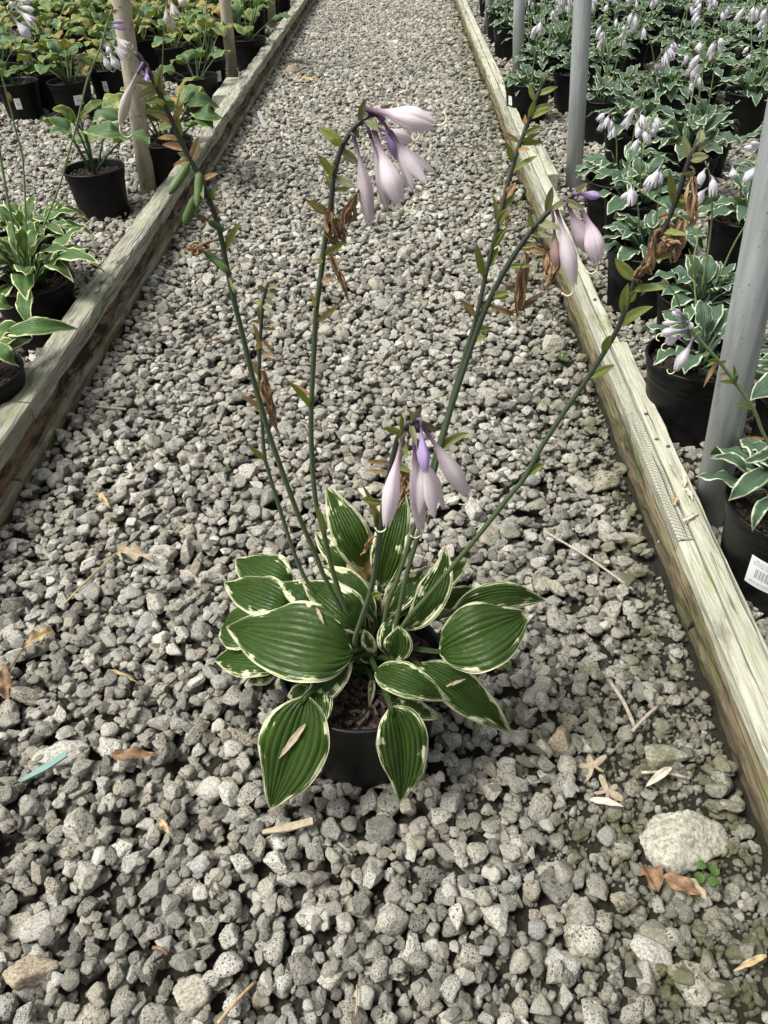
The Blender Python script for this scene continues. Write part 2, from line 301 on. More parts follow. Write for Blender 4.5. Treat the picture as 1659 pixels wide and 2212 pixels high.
# ------------------------------------------------------------------ mesh helpers
class G:
    """collects vertices, faces and per-vertex data of one mesh"""
    def __init__(s): s.v = []; s.f = []; s.uv = []; s.edge = []; s.seed = []; s.s = []; s.mi = []; s.nv = 0
    def add(s, v, f, uv=None, edge=None, seed=0.0, sv=None, mi=0):
        v = np.asarray(v, float); n = len(v)
        s.v.append(v); s.f += [tuple(i+s.nv for i in q) for q in f]; s.mi += [mi]*len(f)
        s.uv.append(np.zeros((n, 2)) if uv is None else np.asarray(uv, float))
        s.edge.append(np.full(n, 1.0) if edge is None else np.asarray(edge, float))
        s.seed.append(np.full(n, seed)); s.s.append(np.full(n, 0.0) if sv is None else np.asarray(sv, float)); s.nv += n
        return s
    def merge(s, o):
        for i in range(len(o.v)):
            s.v.append(o.v[i]); s.uv.append(o.uv[i]); s.edge.append(o.edge[i]); s.seed.append(o.seed[i]); s.s.append(o.s[i])
        s.f += [tuple(i+s.nv for i in q) for q in o.f]; s.mi += o.mi; s.nv += o.nv; return s
    def mesh(s, name, mats, smooth=True, origin=None):
        V = np.concatenate(s.v)
        if origin is not None: V = V-np.asarray(origin)
        me = bpy.data.meshes.new(name); me.from_pydata(V.tolist(), [], s.f)
        for m in (mats if isinstance(mats, (list, tuple)) else [mats]): me.materials.append(m)
        UV = np.concatenate(s.uv); L = np.zeros(len(me.loops), np.int32); me.loops.foreach_get('vertex_index', L)
        lay = me.uv_layers.new(name='UVMap'); lay.data.foreach_set('uv', UV[L].astype(np.float32).ravel())
        for nm, arr in (('edge', s.edge), ('seed', s.seed), ('s', s.s)):
            a = me.attributes.new(nm, 'FLOAT', 'POINT'); a.data.foreach_set('value', np.concatenate(arr).astype(np.float32))
        me.polygons.foreach_set('use_smooth', [smooth]*len(me.polygons))
        if any(s.mi): me.polygons.foreach_set('material_index', s.mi)
        me.update(); return me
def obj(name, me, parent=None, loc=None):
    o = bpy.data.objects.new(name, me); COL.objects.link(o)
    if parent is not None: o.parent = parent
    if loc is not None: o.location = loc
    return o
def empty(name, loc, rz=0.0):
    o = bpy.data.objects.new(name, None); COL.objects.link(o); o.location = loc; o.rotation_euler = (0, 0, rz); o.empty_display_size = 0.05
    return o
def tag(o, label=None, cat=None, group=None, kind=None):
    if label: o['label'] = label
    if cat: o['category'] = cat
    if group: o['group'] = group
    if kind: o['kind'] = kind
    return o
def nrm(v): v = np.asarray(v, float); return v/(np.linalg.norm(v)+1e-12)
def bez(b, m, t, ts):
    c = 2*m-0.5*(b+t); ts = ts[:, None]
    return (1-ts)**2*b + 2*ts*(1-ts)*c + ts**2*t
def spline(pts, n):
    P = np.asarray(pts, float); P = np.vstack([2*P[0]-P[1], P, 2*P[-1]-P[-2]]); m = len(P)-3
    out = []
    for q in np.linspace(0, m-1e-6, n):
        i = int(q); t = q-i; a, b, c, d = P[i:i+4]
        out.append(0.5*((2*b)+(c-a)*t+(2*a-5*b+4*c-d)*t*t+(3*b-a-3*c+d)*t**3))
    return np.array(out)
def frames(C, ref=(0.3, -0.8, 0.5)):
    T = np.gradient(C, axis=0); T /= np.linalg.norm(T, axis=1)[:, None]+1e-12
    S = []; s = np.cross(T[0], ref); s = nrm(s)
    for t in T: s = nrm(s-t*np.dot(s, t)); S.append(s)
    S = np.array(S); return T, S, np.cross(S, T)
def tube(g, C, r, n=8, seed=0.0, sv=None, mi=0, cap=True):
    C = np.asarray(C, float); m = len(C); r = np.full(m, r) if np.isscalar(r) else np.asarray(r, float)
    T, S, N = frames(C); a = np.linspace(0, 2*math.pi, n, endpoint=False)
    V = (C[:, None, :] + r[:, None, None]*(np.cos(a)[None, :, None]*S[:, None, :] + np.sin(a)[None, :, None]*N[:, None, :])).reshape(-1, 3)
    F = [(i*n+j, i*n+(j+1) % n, (i+1)*n+(j+1) % n, (i+1)*n+j) for i in range(m-1) for j in range(n)]
    if cap: F += [tuple(range(n-1, -1, -1)), tuple(range((m-1)*n, m*n))]
    tt = np.linspace(0, 1, m)
    uv = np.stack([np.tile(np.linspace(-1, 1, n), m), np.repeat(tt, n)], 1)
    g.add(V, F, uv, None, seed, np.repeat(tt if sv is None else sv, n), mi); return g

def leaf_geo(g, b, m, t, W, N, p=0.42, bb=0.95, fold=0.12, bulge=0.10, veins=0.0006, nl=22, nw=12, wave=0.0, wf=3.0, seed=0.0, w0=0.003, droop=0.0, side=0.0, tipc=0.0, mi=0, vk=5.09):
    b, m, t = map(lambda q: np.asarray(q, float), (b, m, t))
    ts = np.linspace(0, 1, nl+1)**0.95; C = bez(b, m, t, ts)
    T = np.gradient(C, axis=0); T /= np.linalg.norm(T, axis=1)[:, None]+1e-12
    S = np.cross(T, np.asarray(N, float)[None, :]); S /= np.linalg.norm(S, axis=1)[:, None]+1e-12
    NN = np.cross(S, T)
    a = bb*p/(1-p); prof = (np.clip(ts, 0, 1)/p)**a*(np.clip(1-ts, 0, 1)/(1-p))**bb
    prof *= 1-0.35*np.clip((ts-0.8)/0.2, 0, 1)*np.clip(1-ts, 0, 1)*4*0.5
    wd = W*prof; wd = np.maximum(wd, w0*np.clip(1-ts*5, 0, 1)+0.0002)
    us = np.linspace(-1, 1, nw+1); au = np.abs(us)
    ph = seed*40
    V = np.zeros((nl+1, nw+1, 3)); E = np.zeros((nl+1, nw+1))
    for i in range(nl+1):
        wi = wd[i]
        off = wi*(fold*au + bulge*np.sin(math.pi*au) - droop*au**3)
        off = off - veins*np.cos(2*math.pi*vk*au**0.85)*min(1, wi/0.012)
        off = off + wave*np.sin(2*math.pi*wf*ts[i]+ph+np.where(us > 0, 1.7, 0))*au**2*min(1, wi/(0.5*W+1e-9))
        lat = side*math.sin(math.pi*ts[i])*W
        V[i] = C[i]+S[i]*(us[:, None]*wi+lat)+NN[i]*(off[:, None]-tipc*ts[i]**4*W)
        E[i] = (1-au)*wi
    n1 = nw+1
    F = [(i*n1+j, i*n1+j+1, (i+1)*n1+j+1, (i+1)*n1+j) for i in range(nl) for j in range(nw)]
    uv = np.stack([np.tile(us, nl+1), np.repeat(ts, n1)], 1)
    g.add(V.reshape(-1, 3), F, uv, E.ravel(), seed, np.repeat(ts, n1), mi); return g

def petal_flower(g, P, rad, openf, seed, nT=6, nl=14, nu=6, rot=0.0, stemfrac=0.34, mi=0):
    """six tepals joined in a tube then (openf>0) flaring; P = axis control points"""
    C = spline(P, nl+1); T, S, N = frames(C); ss = np.linspace(0, 1, nl+1)
    r0 = rad*0.24; closed = openf < 0.3; openf = max(openf, 0.08) if openf >= 0 else 0.0
    up = np.clip((ss-stemfrac*0.80)/(0.76-stemfrac*0.80), 0, 1); up = up*up*(3-2*up)
    r = r0+(rad*0.92-r0)*up
    end = np.clip((ss-0.70)/0.30, 0, 1)
    r = r*(1-(1-openf)*0.72*end**1.6) + openf*rad*0.75*end**1.3
    split = 0.62
    ha = np.where(ss < split, 1.0, 1-(1-(0.3 if closed else 0.08))*np.abs((ss-split)/(1-split))**(4.5 if closed else 1.8))
    for k_ in range(nT):
        th = rot+k_*2*math.pi/nT; us = np.linspace(-1, 1, nu+1); V = []
        for i in range(nl+1):
            half = math.radians(36)*max(ha[i], 0.04)
            a = th+us*half
            rr = r[i]*(1+(0.13*(1-us**2)+0.05*np.cos(us*9.4))*min(1, up[i]*2)+(0.07 if k_ % 2 else -0.03)*up[i])
            lag = -end[i]*openf*0.0
            V.append(C[i]+rr[:, None]*(np.cos(a)[:, None]*S[i]+np.sin(a)[:, None]*N[i])+T[i]*lag)
        n1 = nu+1
        F = [(i*n1+j, i*n1+j+1, (i+1)*n1+j+1, (i+1)*n1+j) for i in range(nl) for j in range(nu)]
        g.add(np.array(V).reshape(-1, 3), F, np.stack([np.tile(us, nl+1), np.repeat(ss, n1)], 1), None, (seed+k_*0.13) % 1, np.repeat(ss, n1), mi)
    return g
def dried_geo(g, a, b, wd, seed, n=5):
    rs = np.random.RandomState(int(seed*9999)); a, b = np.asarray(a, float), np.asarray(b, float)
    ax = nrm(b-a); L = np.linalg.norm(b-a); s0 = nrm(np.cross(ax, (0.2, -0.9, 0.3))); n0 = np.cross(s0, ax)
    for k_ in range(n):
        m = 12; e = 0.55+0.45*rs.rand(); st = 0.0 if k_ < 3 else 0.25*rs.rand(); ph, tw = rs.rand()*6.28, rs.uniform(-5, 5)
        V = []; us = np.linspace(-1, 1, 4); lean = rs.uniform(-1, 1, 2)*wd*0.35
        for i in range(m+1):
            q = i/m; t = st+(e-st)*q
            swell = math.sin(math.pi*min(1, q*0.9+0.08))**0.7
            c = a+ax*L*t+(s0*lean[0]+n0*lean[1])*swell+(s0*math.sin(ph+q*7)+n0*math.cos(ph*1.7+q*6))*wd*0.09
            an = ph+tw*q; d = s0*math.cos(an)+n0*math.sin(an); e2 = np.cross(d, ax)
            wv = wd*(0.10+0.26*swell)*(0.7+0.5*rs.rand())
            for u in us: V.append(c+d*u*wv*0.5+e2*(u*u*wv*0.45+rs.uniform(-1, 1)*wd*0.05))
        F = [(i*4+j, i*4+j+1, i*4+j+5, i*4+j+4) for i in range(m) for j in range(3)]
        g.add(V, F, np.stack([np.tile(us, m+1), np.repeat(np.linspace(0, 1, m+1), 4)], 1), None, (seed+0.17*k_) % 1)
    return g
def lathe(g, prof, n=40, seed=0.0, mi=0, cen=(0, 0, 0), closed=False):
    prof = np.asarray(prof, float); m = len(prof); a = np.linspace(0, 2*math.pi, n, endpoint=False)
    V = np.zeros((m, n, 3)); V[:, :, 0] = prof[:, 0:1]*np.cos(a)+cen[0]; V[:, :, 1] = prof[:, 0:1]*np.sin(a)+cen[1]; V[:, :, 2] = prof[:, 1:2]+cen[2]
    F = [(i*n+j, i*n+(j+1) % n, (i+1)*n+(j+1) % n, (i+1)*n+j) for i in range(m-1) for j in range(n)]
    g.add(V.reshape(-1, 3), F, None, None, seed, None, mi); return g

# ------------------------------------------------------------------ ground and gravel
rng = np.random.RandomState(7)
gm = G(); gm.add([(-40, -12, 0), (40, -12, 0), (40, 60, 0), (-40, 60, 0)], [(0, 1, 2, 3)])
ground = obj('ground', gm.mesh('ground', MAT['ground'])); tag(ground, 'dark mossy dirt under the grey gravel', 'ground', kind='structure')
GZ = 0.018   # mean top of the gravel: things stand in it

def stone_mesh(seed, sub=4, pits=True, axes=(1, 0.8, 0.62), mat='stone', planes=10, rough=0.085):
    import bmesh
    rs = np.random.RandomState(seed); bm = bmesh.new(); bmesh.ops.create_icosphere(bm, subdivisions=sub, radius=1.0)
    bm.verts.ensure_lookup_table(); D = np.array([v.co[:] for v in bm.verts]); D /= np.linalg.norm(D, axis=1)[:, None]
    Nn = rs.normal(size=(planes, 3)); Nn /= np.linalg.norm(Nn, axis=1)[:, None]; dd = rs.uniform(0.55, 1.0, planes)
    q = np.maximum(D @ Nn.T, 0)/dd[None, :]
    r = 1.0/(np.sum(q**26, axis=1)+1.0/1.35**26)**(1/26.0)
    off = rs.uniform(-50, 50, 3)
    for i, d in enumerate(D):
        pv = Vector(d*r[i]*1.6+off)
        r[i] *= 1+rough*1.3*mnoise.noise(pv*1.2)+rough*0.8*mnoise.noise(pv*3.1)+rough*0.45*mnoise.noise(pv*7.5)
        if pits:
            dist = mnoise.voronoi(pv*2.4)[0]; r[i] -= 0.15*max(0.0, min(1.0, 0.5+2.2*mnoise.noise(pv*0.9+Vector((3, 1, 7)))))*max(0.0, 1-dist[0]/0.32)
            dist = mnoise.voronoi(pv*4.8+Vector((9, 9, 9)))[0]; r[i] -= 0.07*max(0.0, 1-dist[0]/0.32)
    P = D*r[:, None]*np.asarray(axes)
    for v, c in zip(bm.verts, P): v.co = c
    for f in bm.faces: f.smooth = True
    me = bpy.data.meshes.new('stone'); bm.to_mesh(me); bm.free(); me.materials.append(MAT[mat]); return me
protos = []
for i in range(18):
    ax = (1, rng.uniform(0.68, 0.95), rng.uniform(0.48, 0.8))
    protos.append((stone_mesh(100+i, 4 if i < 12 else 3, i % 3 != 2, ax), ax))
small_protos = [stone_mesh(300+i, 2, False, (1, 0.85, 0.7)) for i in range(4)]
pcol = bpy.data.collections.new('stone_shapes')
for i, (me, ax) in enumerate(protos): pcol.objects.link(bpy.data.objects.new('stone_shape_%02d' % i, me))
for i, me in enumerate(small_protos): pcol.objects.link(bpy.data.objects.new('stone_shape_%02d' % (len(protos)+i), me))

def gravel():
    X0, X1, Y0, Y1, CS = -3.6, 2.9, 0.12, 7.6, 0.004
    Hm = np.zeros((int((Y1-Y0)/CS)+1, int((X1-X0)/CS)+1), np.float32)
    rs = np.random.RandomState(11); out = []
    # candidate field
    def inside(x, y):
        return (x > -0.55-0.42*y) & (x < 0.55+0.36*y)
    N = 760000
    yy = Y0+0.02+(Y1-Y0-0.05)*rs.rand(N)**1.0; xx = X0+0.02+(X1-X0-0.05)*rs.rand(N)
    keep = inside(xx, yy)
    path = (xx > -0.66) & (xx < 0.36)
    keep &= (path & ((yy < 3.5) | (rs.rand(N) < 0.75))) | ((~path) & (yy < 3.2)) | (rs.rand(N) < 0.30)
    corner = (xx > 0.02) & (yy < 0.62) & (xx < 0.4) | ((xx > 0.2) & (xx < 0.4) & (yy < 1.6))
    fade = np.clip((xx-0.0)/0.2, 0, 1)*np.clip((0.75-yy)/0.2, 0, 1); fade = np.maximum(fade, np.clip((xx-0.19)/0.12, 0, 1)*np.clip((1.9-yy)/0.5, 0, 1))*(xx < 0.36)
    keep &= rs.rand(N) > fade*0.62
    xx, yy, fade = xx[keep], yy[keep], fade[keep]
    rr = np.exp(rs.normal(math.log(0.0069), 0.36, len(xx))); rr = np.clip(rr, 0.0034, 0.0165)
    rr *= np.where(yy > 3.2, 1.15, 1.0)
    rr *= np.where(rs.rand(len(xx)) < 0.35*fade, 0.7, 1.0)
    order = rs.permutation(len(xx))
    pi = rs.randint(0, len(protos), len(xx))
    cell = np.arange(-10, 11)
    cache = {}
    for k_ in order:
        x, y, r = xx[k_], yy[k_], rr[k_]; ax = protos[pi[k_]][1]
        rx = r*(1+ax[1])*0.5; rz = r*ax[2]*0.95; c = int(rx/CS)
        if c not in cache:
            gx, gy = np.meshgrid(np.arange(-c, c+1), np.arange(-c, c+1)); q = 1-(gx*gx+gy*gy)/((c+0.5)**2)
            cache[c] = np.where(q > 0, np.sqrt(np.maximum(q, 0)), -1).astype(np.float32)
        S = cache[c]; j, i = int((y-Y0)/CS), int((x-X0)/CS)
        if j-c < 0 or i-c < 0 or j+c+1 > Hm.shape[0] or i+c+1 > Hm.shape[1]: continue
        W = Hm[j-c:j+c+1, i-c:i+c+1]
        zc = float((np.where(S > 0, W+S*rz*0.55, 0)).max())
        base = float(W[c, c])
        if zc > 0.023: continue
        zc = max(rz*0.35, zc-0.001)
        np.maximum(W, np.where(S > 0, zc+S*rz*0.8, 0), out=W)
        out.append((x, y, zc, r, pi[k_]))
    A = np.array(out)
    # the pots and the boulder press the gravel down: leave the stones under them out
    return A, Hm, (X0, Y0, CS)
A, HMAP, HINFO = gravel()
MAINC = (-0.055, 0.518)
def hmap(x, y):
    X0, Y0, CS = HINFO; j, i = int((y-Y0)/CS), int((x-X0)/CS)
    return float(HMAP[max(0, j-2):j+3, max(0, i-2):i+3].mean()) if 0 <= j < HMAP.shape[0] and 0 <= i < HMAP.shape[1] else 0.02

# pot positions are needed before the gravel is laid, so the stones leave room for them
POT_R, POT_RB, POT_H = 0.0825, 0.066, 0.138
RIGHT_NEAR = [(1722, 1095), (1512, 775), (1402, 540), (1765, 862), (1617, 470), (1384, 432), (1340, 390), (1141, 180)]
LEFT_NEAR = [(-62, 815), (68, 612), (60, 520), (203, 367), (357, 308), (36, 180), (149, 178), (90, 160), (231, 150), (425, 168), (446, 132), (536, 86)]
def potpos(px, py): q = atz(px, py, POT_H); return (float(q[0]), float(q[1]))
right_pos = [potpos(*q) for q in RIGHT_NEAR]; left_pos = [potpos(*q) for q in LEFT_NEAR]
prs = random.Random(5)
def seen(x, y):
    q = project((x, y, 0.12)); return -70 < q[0] < 1735 and q[1] > -30
right_far = []; left_far = []; ROWOF = {}
for j in range(32):
    for i in range(16):
        y = 1.35+j*0.215+prs.uniform(-.03, .03); x = 0.52+i*0.235+(0.11 if j % 2 else 0)+prs.uniform(-.03, .03)
        if x > 0.62+0.36*y or y > 6.9: continue
        if any((x-a)**2+(y-b)**2 < 0.20**2 for a, b in right_pos): continue
        if not seen(x, y): continue
        if x < 0.50 or (x < 0.62 and 2.2 < y < 3.0): continue
        if prs.random() > .1: right_far.append((x, y)); ROWOF[(x, y)] = j
for j in range(14):
    for i in range(13):
        y = 3.62+j*0.265+prs.uniform(-.04, .04); x = -0.86-i*0.25+(0.12 if j % 2 else 0)+prs.uniform(-.04, .04)
        if x < -0.6-0.44*y or x > -0.80 or y > 7.0: continue
        if any((x-a)**2+(y-b)**2 < 0.21**2 for a, b in left_pos): continue
        if not seen(x, y): continue
        left_far.append((x, y)); ROWOF[(x, y)] = j
ALLPOTS = [MAINC]+right_pos+left_pos+right_far+left_far
BOULDER = atz(1485, 1800, 0.02)
BIG = [(1208, 1590, 68, .7, .6, 'tan_stone', 911, 0, .8), (1431, 1627, 86, .6, .5, 'stone', 912, 1, .1), (55, 2100, 96, .75, .6, 'tan_stone', 913, 0, .2), (415, 2132, 90, .85, .7, 'stone', 914, 1, .3), (128, 1632, 84, .65, .4, 'white_stone', 915, 0, .3), (345, 1183, 50, .9, .7, 'white_stone', 916, 0, .2), (1304, 1030, 66, .85, .6, 'stone', 917, 1, .4), (1372, 1148, 50, .8, .5, 'stone', 918, 0, 0),
       (1192, 1900, 74, .8, .4, 'stone', 919, 0, .5), (1212, 2058, 66, .9, .6, 'white_stone', 920, 0, .4), (1420, 2006, 64, .9, .5, 'stone', 921, 0, .9), (1402, 2050, 88, .55, .3, 'white_stone', 922, 0, -.4), (1218, 2153, 52, .6, .5, 'white_stone', 923, 0, 1.2), (1398, 2106, 50, .8, .6, 'boulder', 924, 1, .9), (1158, 1493, 50, .85, .7, 'boulder', 925, 1, .2), (1316, 1313, 58, .6, .5, 'stone', 926, 0, .6),
       (258, 1043, 48, .8, .7, 'white_stone', 927, 0, .5), (80, 1990, 60, .7, .5, 'white_stone', 928, 0, .7), (30, 1985, 56, .9, .6, 'stone', 929, 0, .3), (632, 156, 30, .8, .7, 'tan_stone', 930, 0, .3), (1190, 740, 46, .7, .6, 'boulder', 931, 1, .2), (875, 550, 40, .8, .7, 'boulder', 932, 1, .5), (810, 612, 42, .9, .7, 'stone', 933, 1, .5), (392, 2193, 54, .5, .35, 'stone', 934, 0, .1), (850, 1960, 44, .9, .7, 'boulder', 935, 0, .2), (1440, 1150, 40, .8, .6, 'stone', 936, 0, .2)]

keep = np.ones(len(A), bool)
for (px, py) in ALLPOTS: keep &= (A[:, 0]-px)**2+(A[:, 1]-py)**2 > (POT_RB-0.004)**2
keep &= ~((A[:, 0] > -0.676) & (A[:, 0] < -0.618))
keep &= ~((A[:, 0] > 0.330) & (A[:, 0] < 0.412))
keep &= (A[:, 0]-BOULDER[0])**2+(A[:, 1]-BOULDER[1])**2 > 0.042**2
for bgs in BIG:
    q = atz(bgs[0], bgs[1], .02); r_ = bgs[2]/ppm(q)/2*0.92; keep &= ((A[:, 0]-q[0])**2+(A[:, 1]-q[1])**2 > r_**2) | (A[:, 2] < 0.009)
A = A[keep]
rs = np.random.RandomState(21)
n = len(A)
rot = np.stack([rs.normal(0, 0.28, n), rs.normal(0, 0.28, n), rs.uniform(0, 6.283, n)], 1)
scl = A[:, 3][:, None]*np.array([1.05, 1.05, 1.0])[None, :]
# the 300 stones that show largest become objects of their own
pr = np.array([np.append(project((a[0], a[1], a[2])), depth((a[0], a[1], a[2]))) for a in A])
vis = (pr[:, 0] > 0) & (pr[:, 0] < 1659) & (pr[:, 1] > 0) & (pr[:, 1] < 2212) & (A[:, 2] > 0.010) & (A[:, 1] > 0.2)
size = np.where(vis, A[:, 3]*FPX/pr[:, 2]*(1+0.25*(A[:, 2] > 0.018)), 0)
own = set(np.argsort(-size)[:300].tolist())
for i in own:
    o = obj('stone', protos[int(A[i, 4])][0], ground, tuple(A[i, :3])); o.rotation_euler = tuple(rot[i]); o.scale = tuple(scl[i])
sel = np.array([i not in own for i in range(n)])
# grit: small stones that fill the gaps, thickest in the mossy corner by the right-hand board
m2 = 70000
gy = 0.15+3.2*rs.rand(m2)**1.6; gx = rs.uniform(-0.66, 0.40, m2)
fd = np.maximum(np.clip(gx/0.2, 0, 1)*np.clip((0.8-gy)/0.2, 0, 1), np.clip((gx-0.18)/0.12, 0, 1)*np.clip((2.2-gy)/0.5, 0, 1))
kp = rs.rand(m2) < 0.25+0.75*fd
for (px, py) in ALLPOTS: kp &= (gx-px)**2+(gy-py)**2 > (POT_RB+0.001)**2
kp &= ~((gx > 0.335) & (gx < 0.412)) & ~((gx > -0.676) & (gx < -0.622))
gx, gy = gx[kp], gy[kp]; gr = np.exp(rs.normal(math.log(0.0030), 0.35, len(gx))).clip(0.0012, 0.006)
hz = np.array([HMAP[min(HMAP.shape[0]-1, int((y-HINFO[1])/HINFO[2])), min(HMAP.shape[1]-1, int((x-HINFO[0])/HINFO[2]))] for x, y in zip(gx, gy)])
ok = hz < 0.012; gx, gy, gr, hz = gx[ok], gy[ok], gr[ok], hz[ok]
P_ = np.vstack([A[sel][:, :3], np.stack([gx, gy, hz*0.5+gr*0.4], 1)])
R3 = np.vstack([rot[sel], rs.uniform(0, 6.28, (len(gx), 3))]); S3 = np.vstack([scl[sel], np.stack([gr]*3, 1)])
I3 = np.concatenate([A[sel][:, 4], len(protos)+rs.randint(0, len(small_protos), len(gx))]).astype(np.int32)
me = bpy.data.meshes.new('gravel'); me.vertices.add(len(P_)); me.vertices.foreach_set('co', P_.astype(np.float32).ravel())
for nm, arr in (('rot', R3), ('scl', S3)):
    a = me.attributes.new(nm, 'FLOAT_VECTOR', 'POINT'); a.data.foreach_set('vector', arr.astype(np.float32).ravel())
a = me.attributes.new('idx', 'INT', 'POINT'); a.data.foreach_set('value', I3)
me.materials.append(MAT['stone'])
gv = obj('gravel', me, ground); tag(gv, kind='stuff')
ng = bpy.data.node_groups.new('gravel_instances', 'GeometryNodeTree')
ng.interface.new_socket('Geometry', in_out='INPUT', socket_type='NodeSocketGeometry'); ng.interface.new_socket('Geometry', in_out='OUTPUT', socket_type='NodeSocketGeometry')
N_ = ng.nodes; gi = N_.new('NodeGroupInput'); go = N_.new('NodeGroupOutput')
ci = N_.new('GeometryNodeCollectionInfo'); ci.inputs['Collection'].default_value = pcol; ci.inputs['Separate Children'].default_value = True; ci.inputs['Reset Children'].default_value = True
iop = N_.new('GeometryNodeInstanceOnPoints'); iop.inputs['Pick Instance'].default_value = True
def na(nm, ty): q = N_.new('GeometryNodeInputNamedAttribute'); q.data_type = ty; q.inputs['Name'].default_value = nm; return [o for o in q.outputs if o.enabled and o.name == 'Attribute'][0]
L_ = ng.links
L_.new(gi.outputs[0], iop.inputs['Points']); L_.new(ci.outputs[0], iop.inputs['Instance']); L_.new(na('idx', 'INT'), iop.inputs['Instance Index'])
e2r = N_.new('FunctionNodeEulerToRotation'); L_.new(na('rot', 'FLOAT_VECTOR'), e2r.inputs[0]); L_.new(e2r.outputs[0], iop.inputs['Rotation']); L_.new(na('scl', 'FLOAT_VECTOR'), iop.inputs['Scale'])
L_.new(iop.outputs[0], go.inputs[0])
md = gv.modifiers.new('gravel_instances', 'NODES'); md.node_group = ng

# ------------------------------------------------------------------ timber edging
def plank(name, x0, x1, y0, y1, z0, z1, mat, parent, seed, rough=0.0012, step=0.03, bev=0.003, tilt=0.0, ragged=0.0):
    n = max(4, int((y1-y0)/step)); g = G(); V = []
    nx, nz = 5, 6
    ring = []
    for q in np.linspace(0, 1, nx): ring.append((x0+bev+(x1-x0-2*bev)*q, z0))
    for q in np.linspace(0, 1, nz): ring.append((x1, z0+bev+(z1-z0-2*bev)*q))
    for q in np.linspace(0, 1, nx): ring.append((x1-bev-(x1-x0-2*bev)*q, z1))
    for q in np.linspace(0, 1, nz): ring.append((x0, z1-bev-(z1-z0-2*bev)*q))
    m = len(ring); cx_, cz_ = (x0+x1)/2, (z0+z1)/2
    for i in range(n+1):
        y = y0+(y1-y0)*i/n
        sx = 0.0022*mnoise.noise(Vector((seed, y*0.9, 0))); sz = 0.0026*mnoise.noise(Vector((seed, y*0.8, 7)))
        for (x, z) in ring:
            d = rough*mnoise.noise(Vector((x*60+seed, y*9, z*60)))+rough*0.6*mnoise.noise(Vector((x*150, y*30+seed, z*150)))
            rg = ragged*max(0, mnoise.noise(Vector((y*5, z*40, seed)))) if (x < cx_+0.02) else 0
            dx, dz = (x-cx_), (z-cz_); l = math.hypot(dx/(x1-x0), dz/(z1-z0))+1e-6
            V.append((x+sx+d*dx/(x1-x0)/l*2, y, z+sz+tilt*(y-y0)+d*dz/(z1-z0)/l*2))
    F = [(i*m+j, (i+1)*m+j, (i+1)*m+(j+1) % m, i*m+(j+1) % m) for i in range(n) for j in range(m)]
    F += [tuple(range(m)), tuple(range((n+1)*m-1, n*m-1, -1))]
    g.add(V, F); me = g.mesh(name, MAT[mat], False); return obj(name, me, parent)
el = empty('timber_edging', (-0.645, 0.2, 0)); tag(el, 'weathered grey timber edging along the left side of the gravel path', 'edging')
el_inv = Matrix.Translation((0.645, -0.2, 0))
LJ = [0.25, 1.092, 2.62, 4.35, 7.6]
pl = []
for i in range(4):
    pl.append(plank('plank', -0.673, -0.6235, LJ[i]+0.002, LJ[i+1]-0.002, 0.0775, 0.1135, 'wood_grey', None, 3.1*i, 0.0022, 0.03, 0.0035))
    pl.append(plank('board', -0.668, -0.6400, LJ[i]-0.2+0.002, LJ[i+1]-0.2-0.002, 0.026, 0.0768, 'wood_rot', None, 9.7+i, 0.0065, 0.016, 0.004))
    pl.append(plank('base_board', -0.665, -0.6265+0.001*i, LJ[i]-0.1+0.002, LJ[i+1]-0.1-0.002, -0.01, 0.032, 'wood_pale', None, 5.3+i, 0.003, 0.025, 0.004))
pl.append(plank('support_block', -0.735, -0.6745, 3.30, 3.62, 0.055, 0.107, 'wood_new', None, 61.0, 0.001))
er = empty('timber_edging', (0.37, 0.2, 0)); tag(er, 'pale sawn timber edging beside the galvanized posts on the right', 'edging')
pr_ = []
RJ = [0.15, 0.775, 2.02, 3.4, 5.1, 7.6]
for i in range(5):
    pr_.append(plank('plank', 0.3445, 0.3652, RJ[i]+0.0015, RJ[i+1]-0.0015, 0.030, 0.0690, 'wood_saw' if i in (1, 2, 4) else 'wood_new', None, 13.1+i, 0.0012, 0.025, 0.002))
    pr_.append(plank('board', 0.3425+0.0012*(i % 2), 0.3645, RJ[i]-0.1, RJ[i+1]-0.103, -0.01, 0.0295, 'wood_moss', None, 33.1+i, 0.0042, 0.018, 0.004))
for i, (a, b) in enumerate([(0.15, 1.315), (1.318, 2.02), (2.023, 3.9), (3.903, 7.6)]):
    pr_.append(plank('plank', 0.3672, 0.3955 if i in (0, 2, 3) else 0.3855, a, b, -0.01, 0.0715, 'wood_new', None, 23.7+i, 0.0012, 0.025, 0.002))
pr_.append(plank('support_block', 0.398, 0.428, 2.33, 2.62, 0.0, 0.066, 'wood_new', None, 71.0, 0.001))
for root, lst in ((el, pl), (er, pr_)):
    for o in lst: o.parent = root; o.location = tuple(-Vector(root.location))
# ragged facing skin on the inner faces (splintered upper strip)
sk = plank('face_strip', 0.3405, 0.3444, 0.30, 7.0, 0.031, 0.052, 'wood_moss', None, 44.0, 0.0022, 0.02, 0.0012); sk.parent = er; sk.location = tuple(-Vector(er.location))
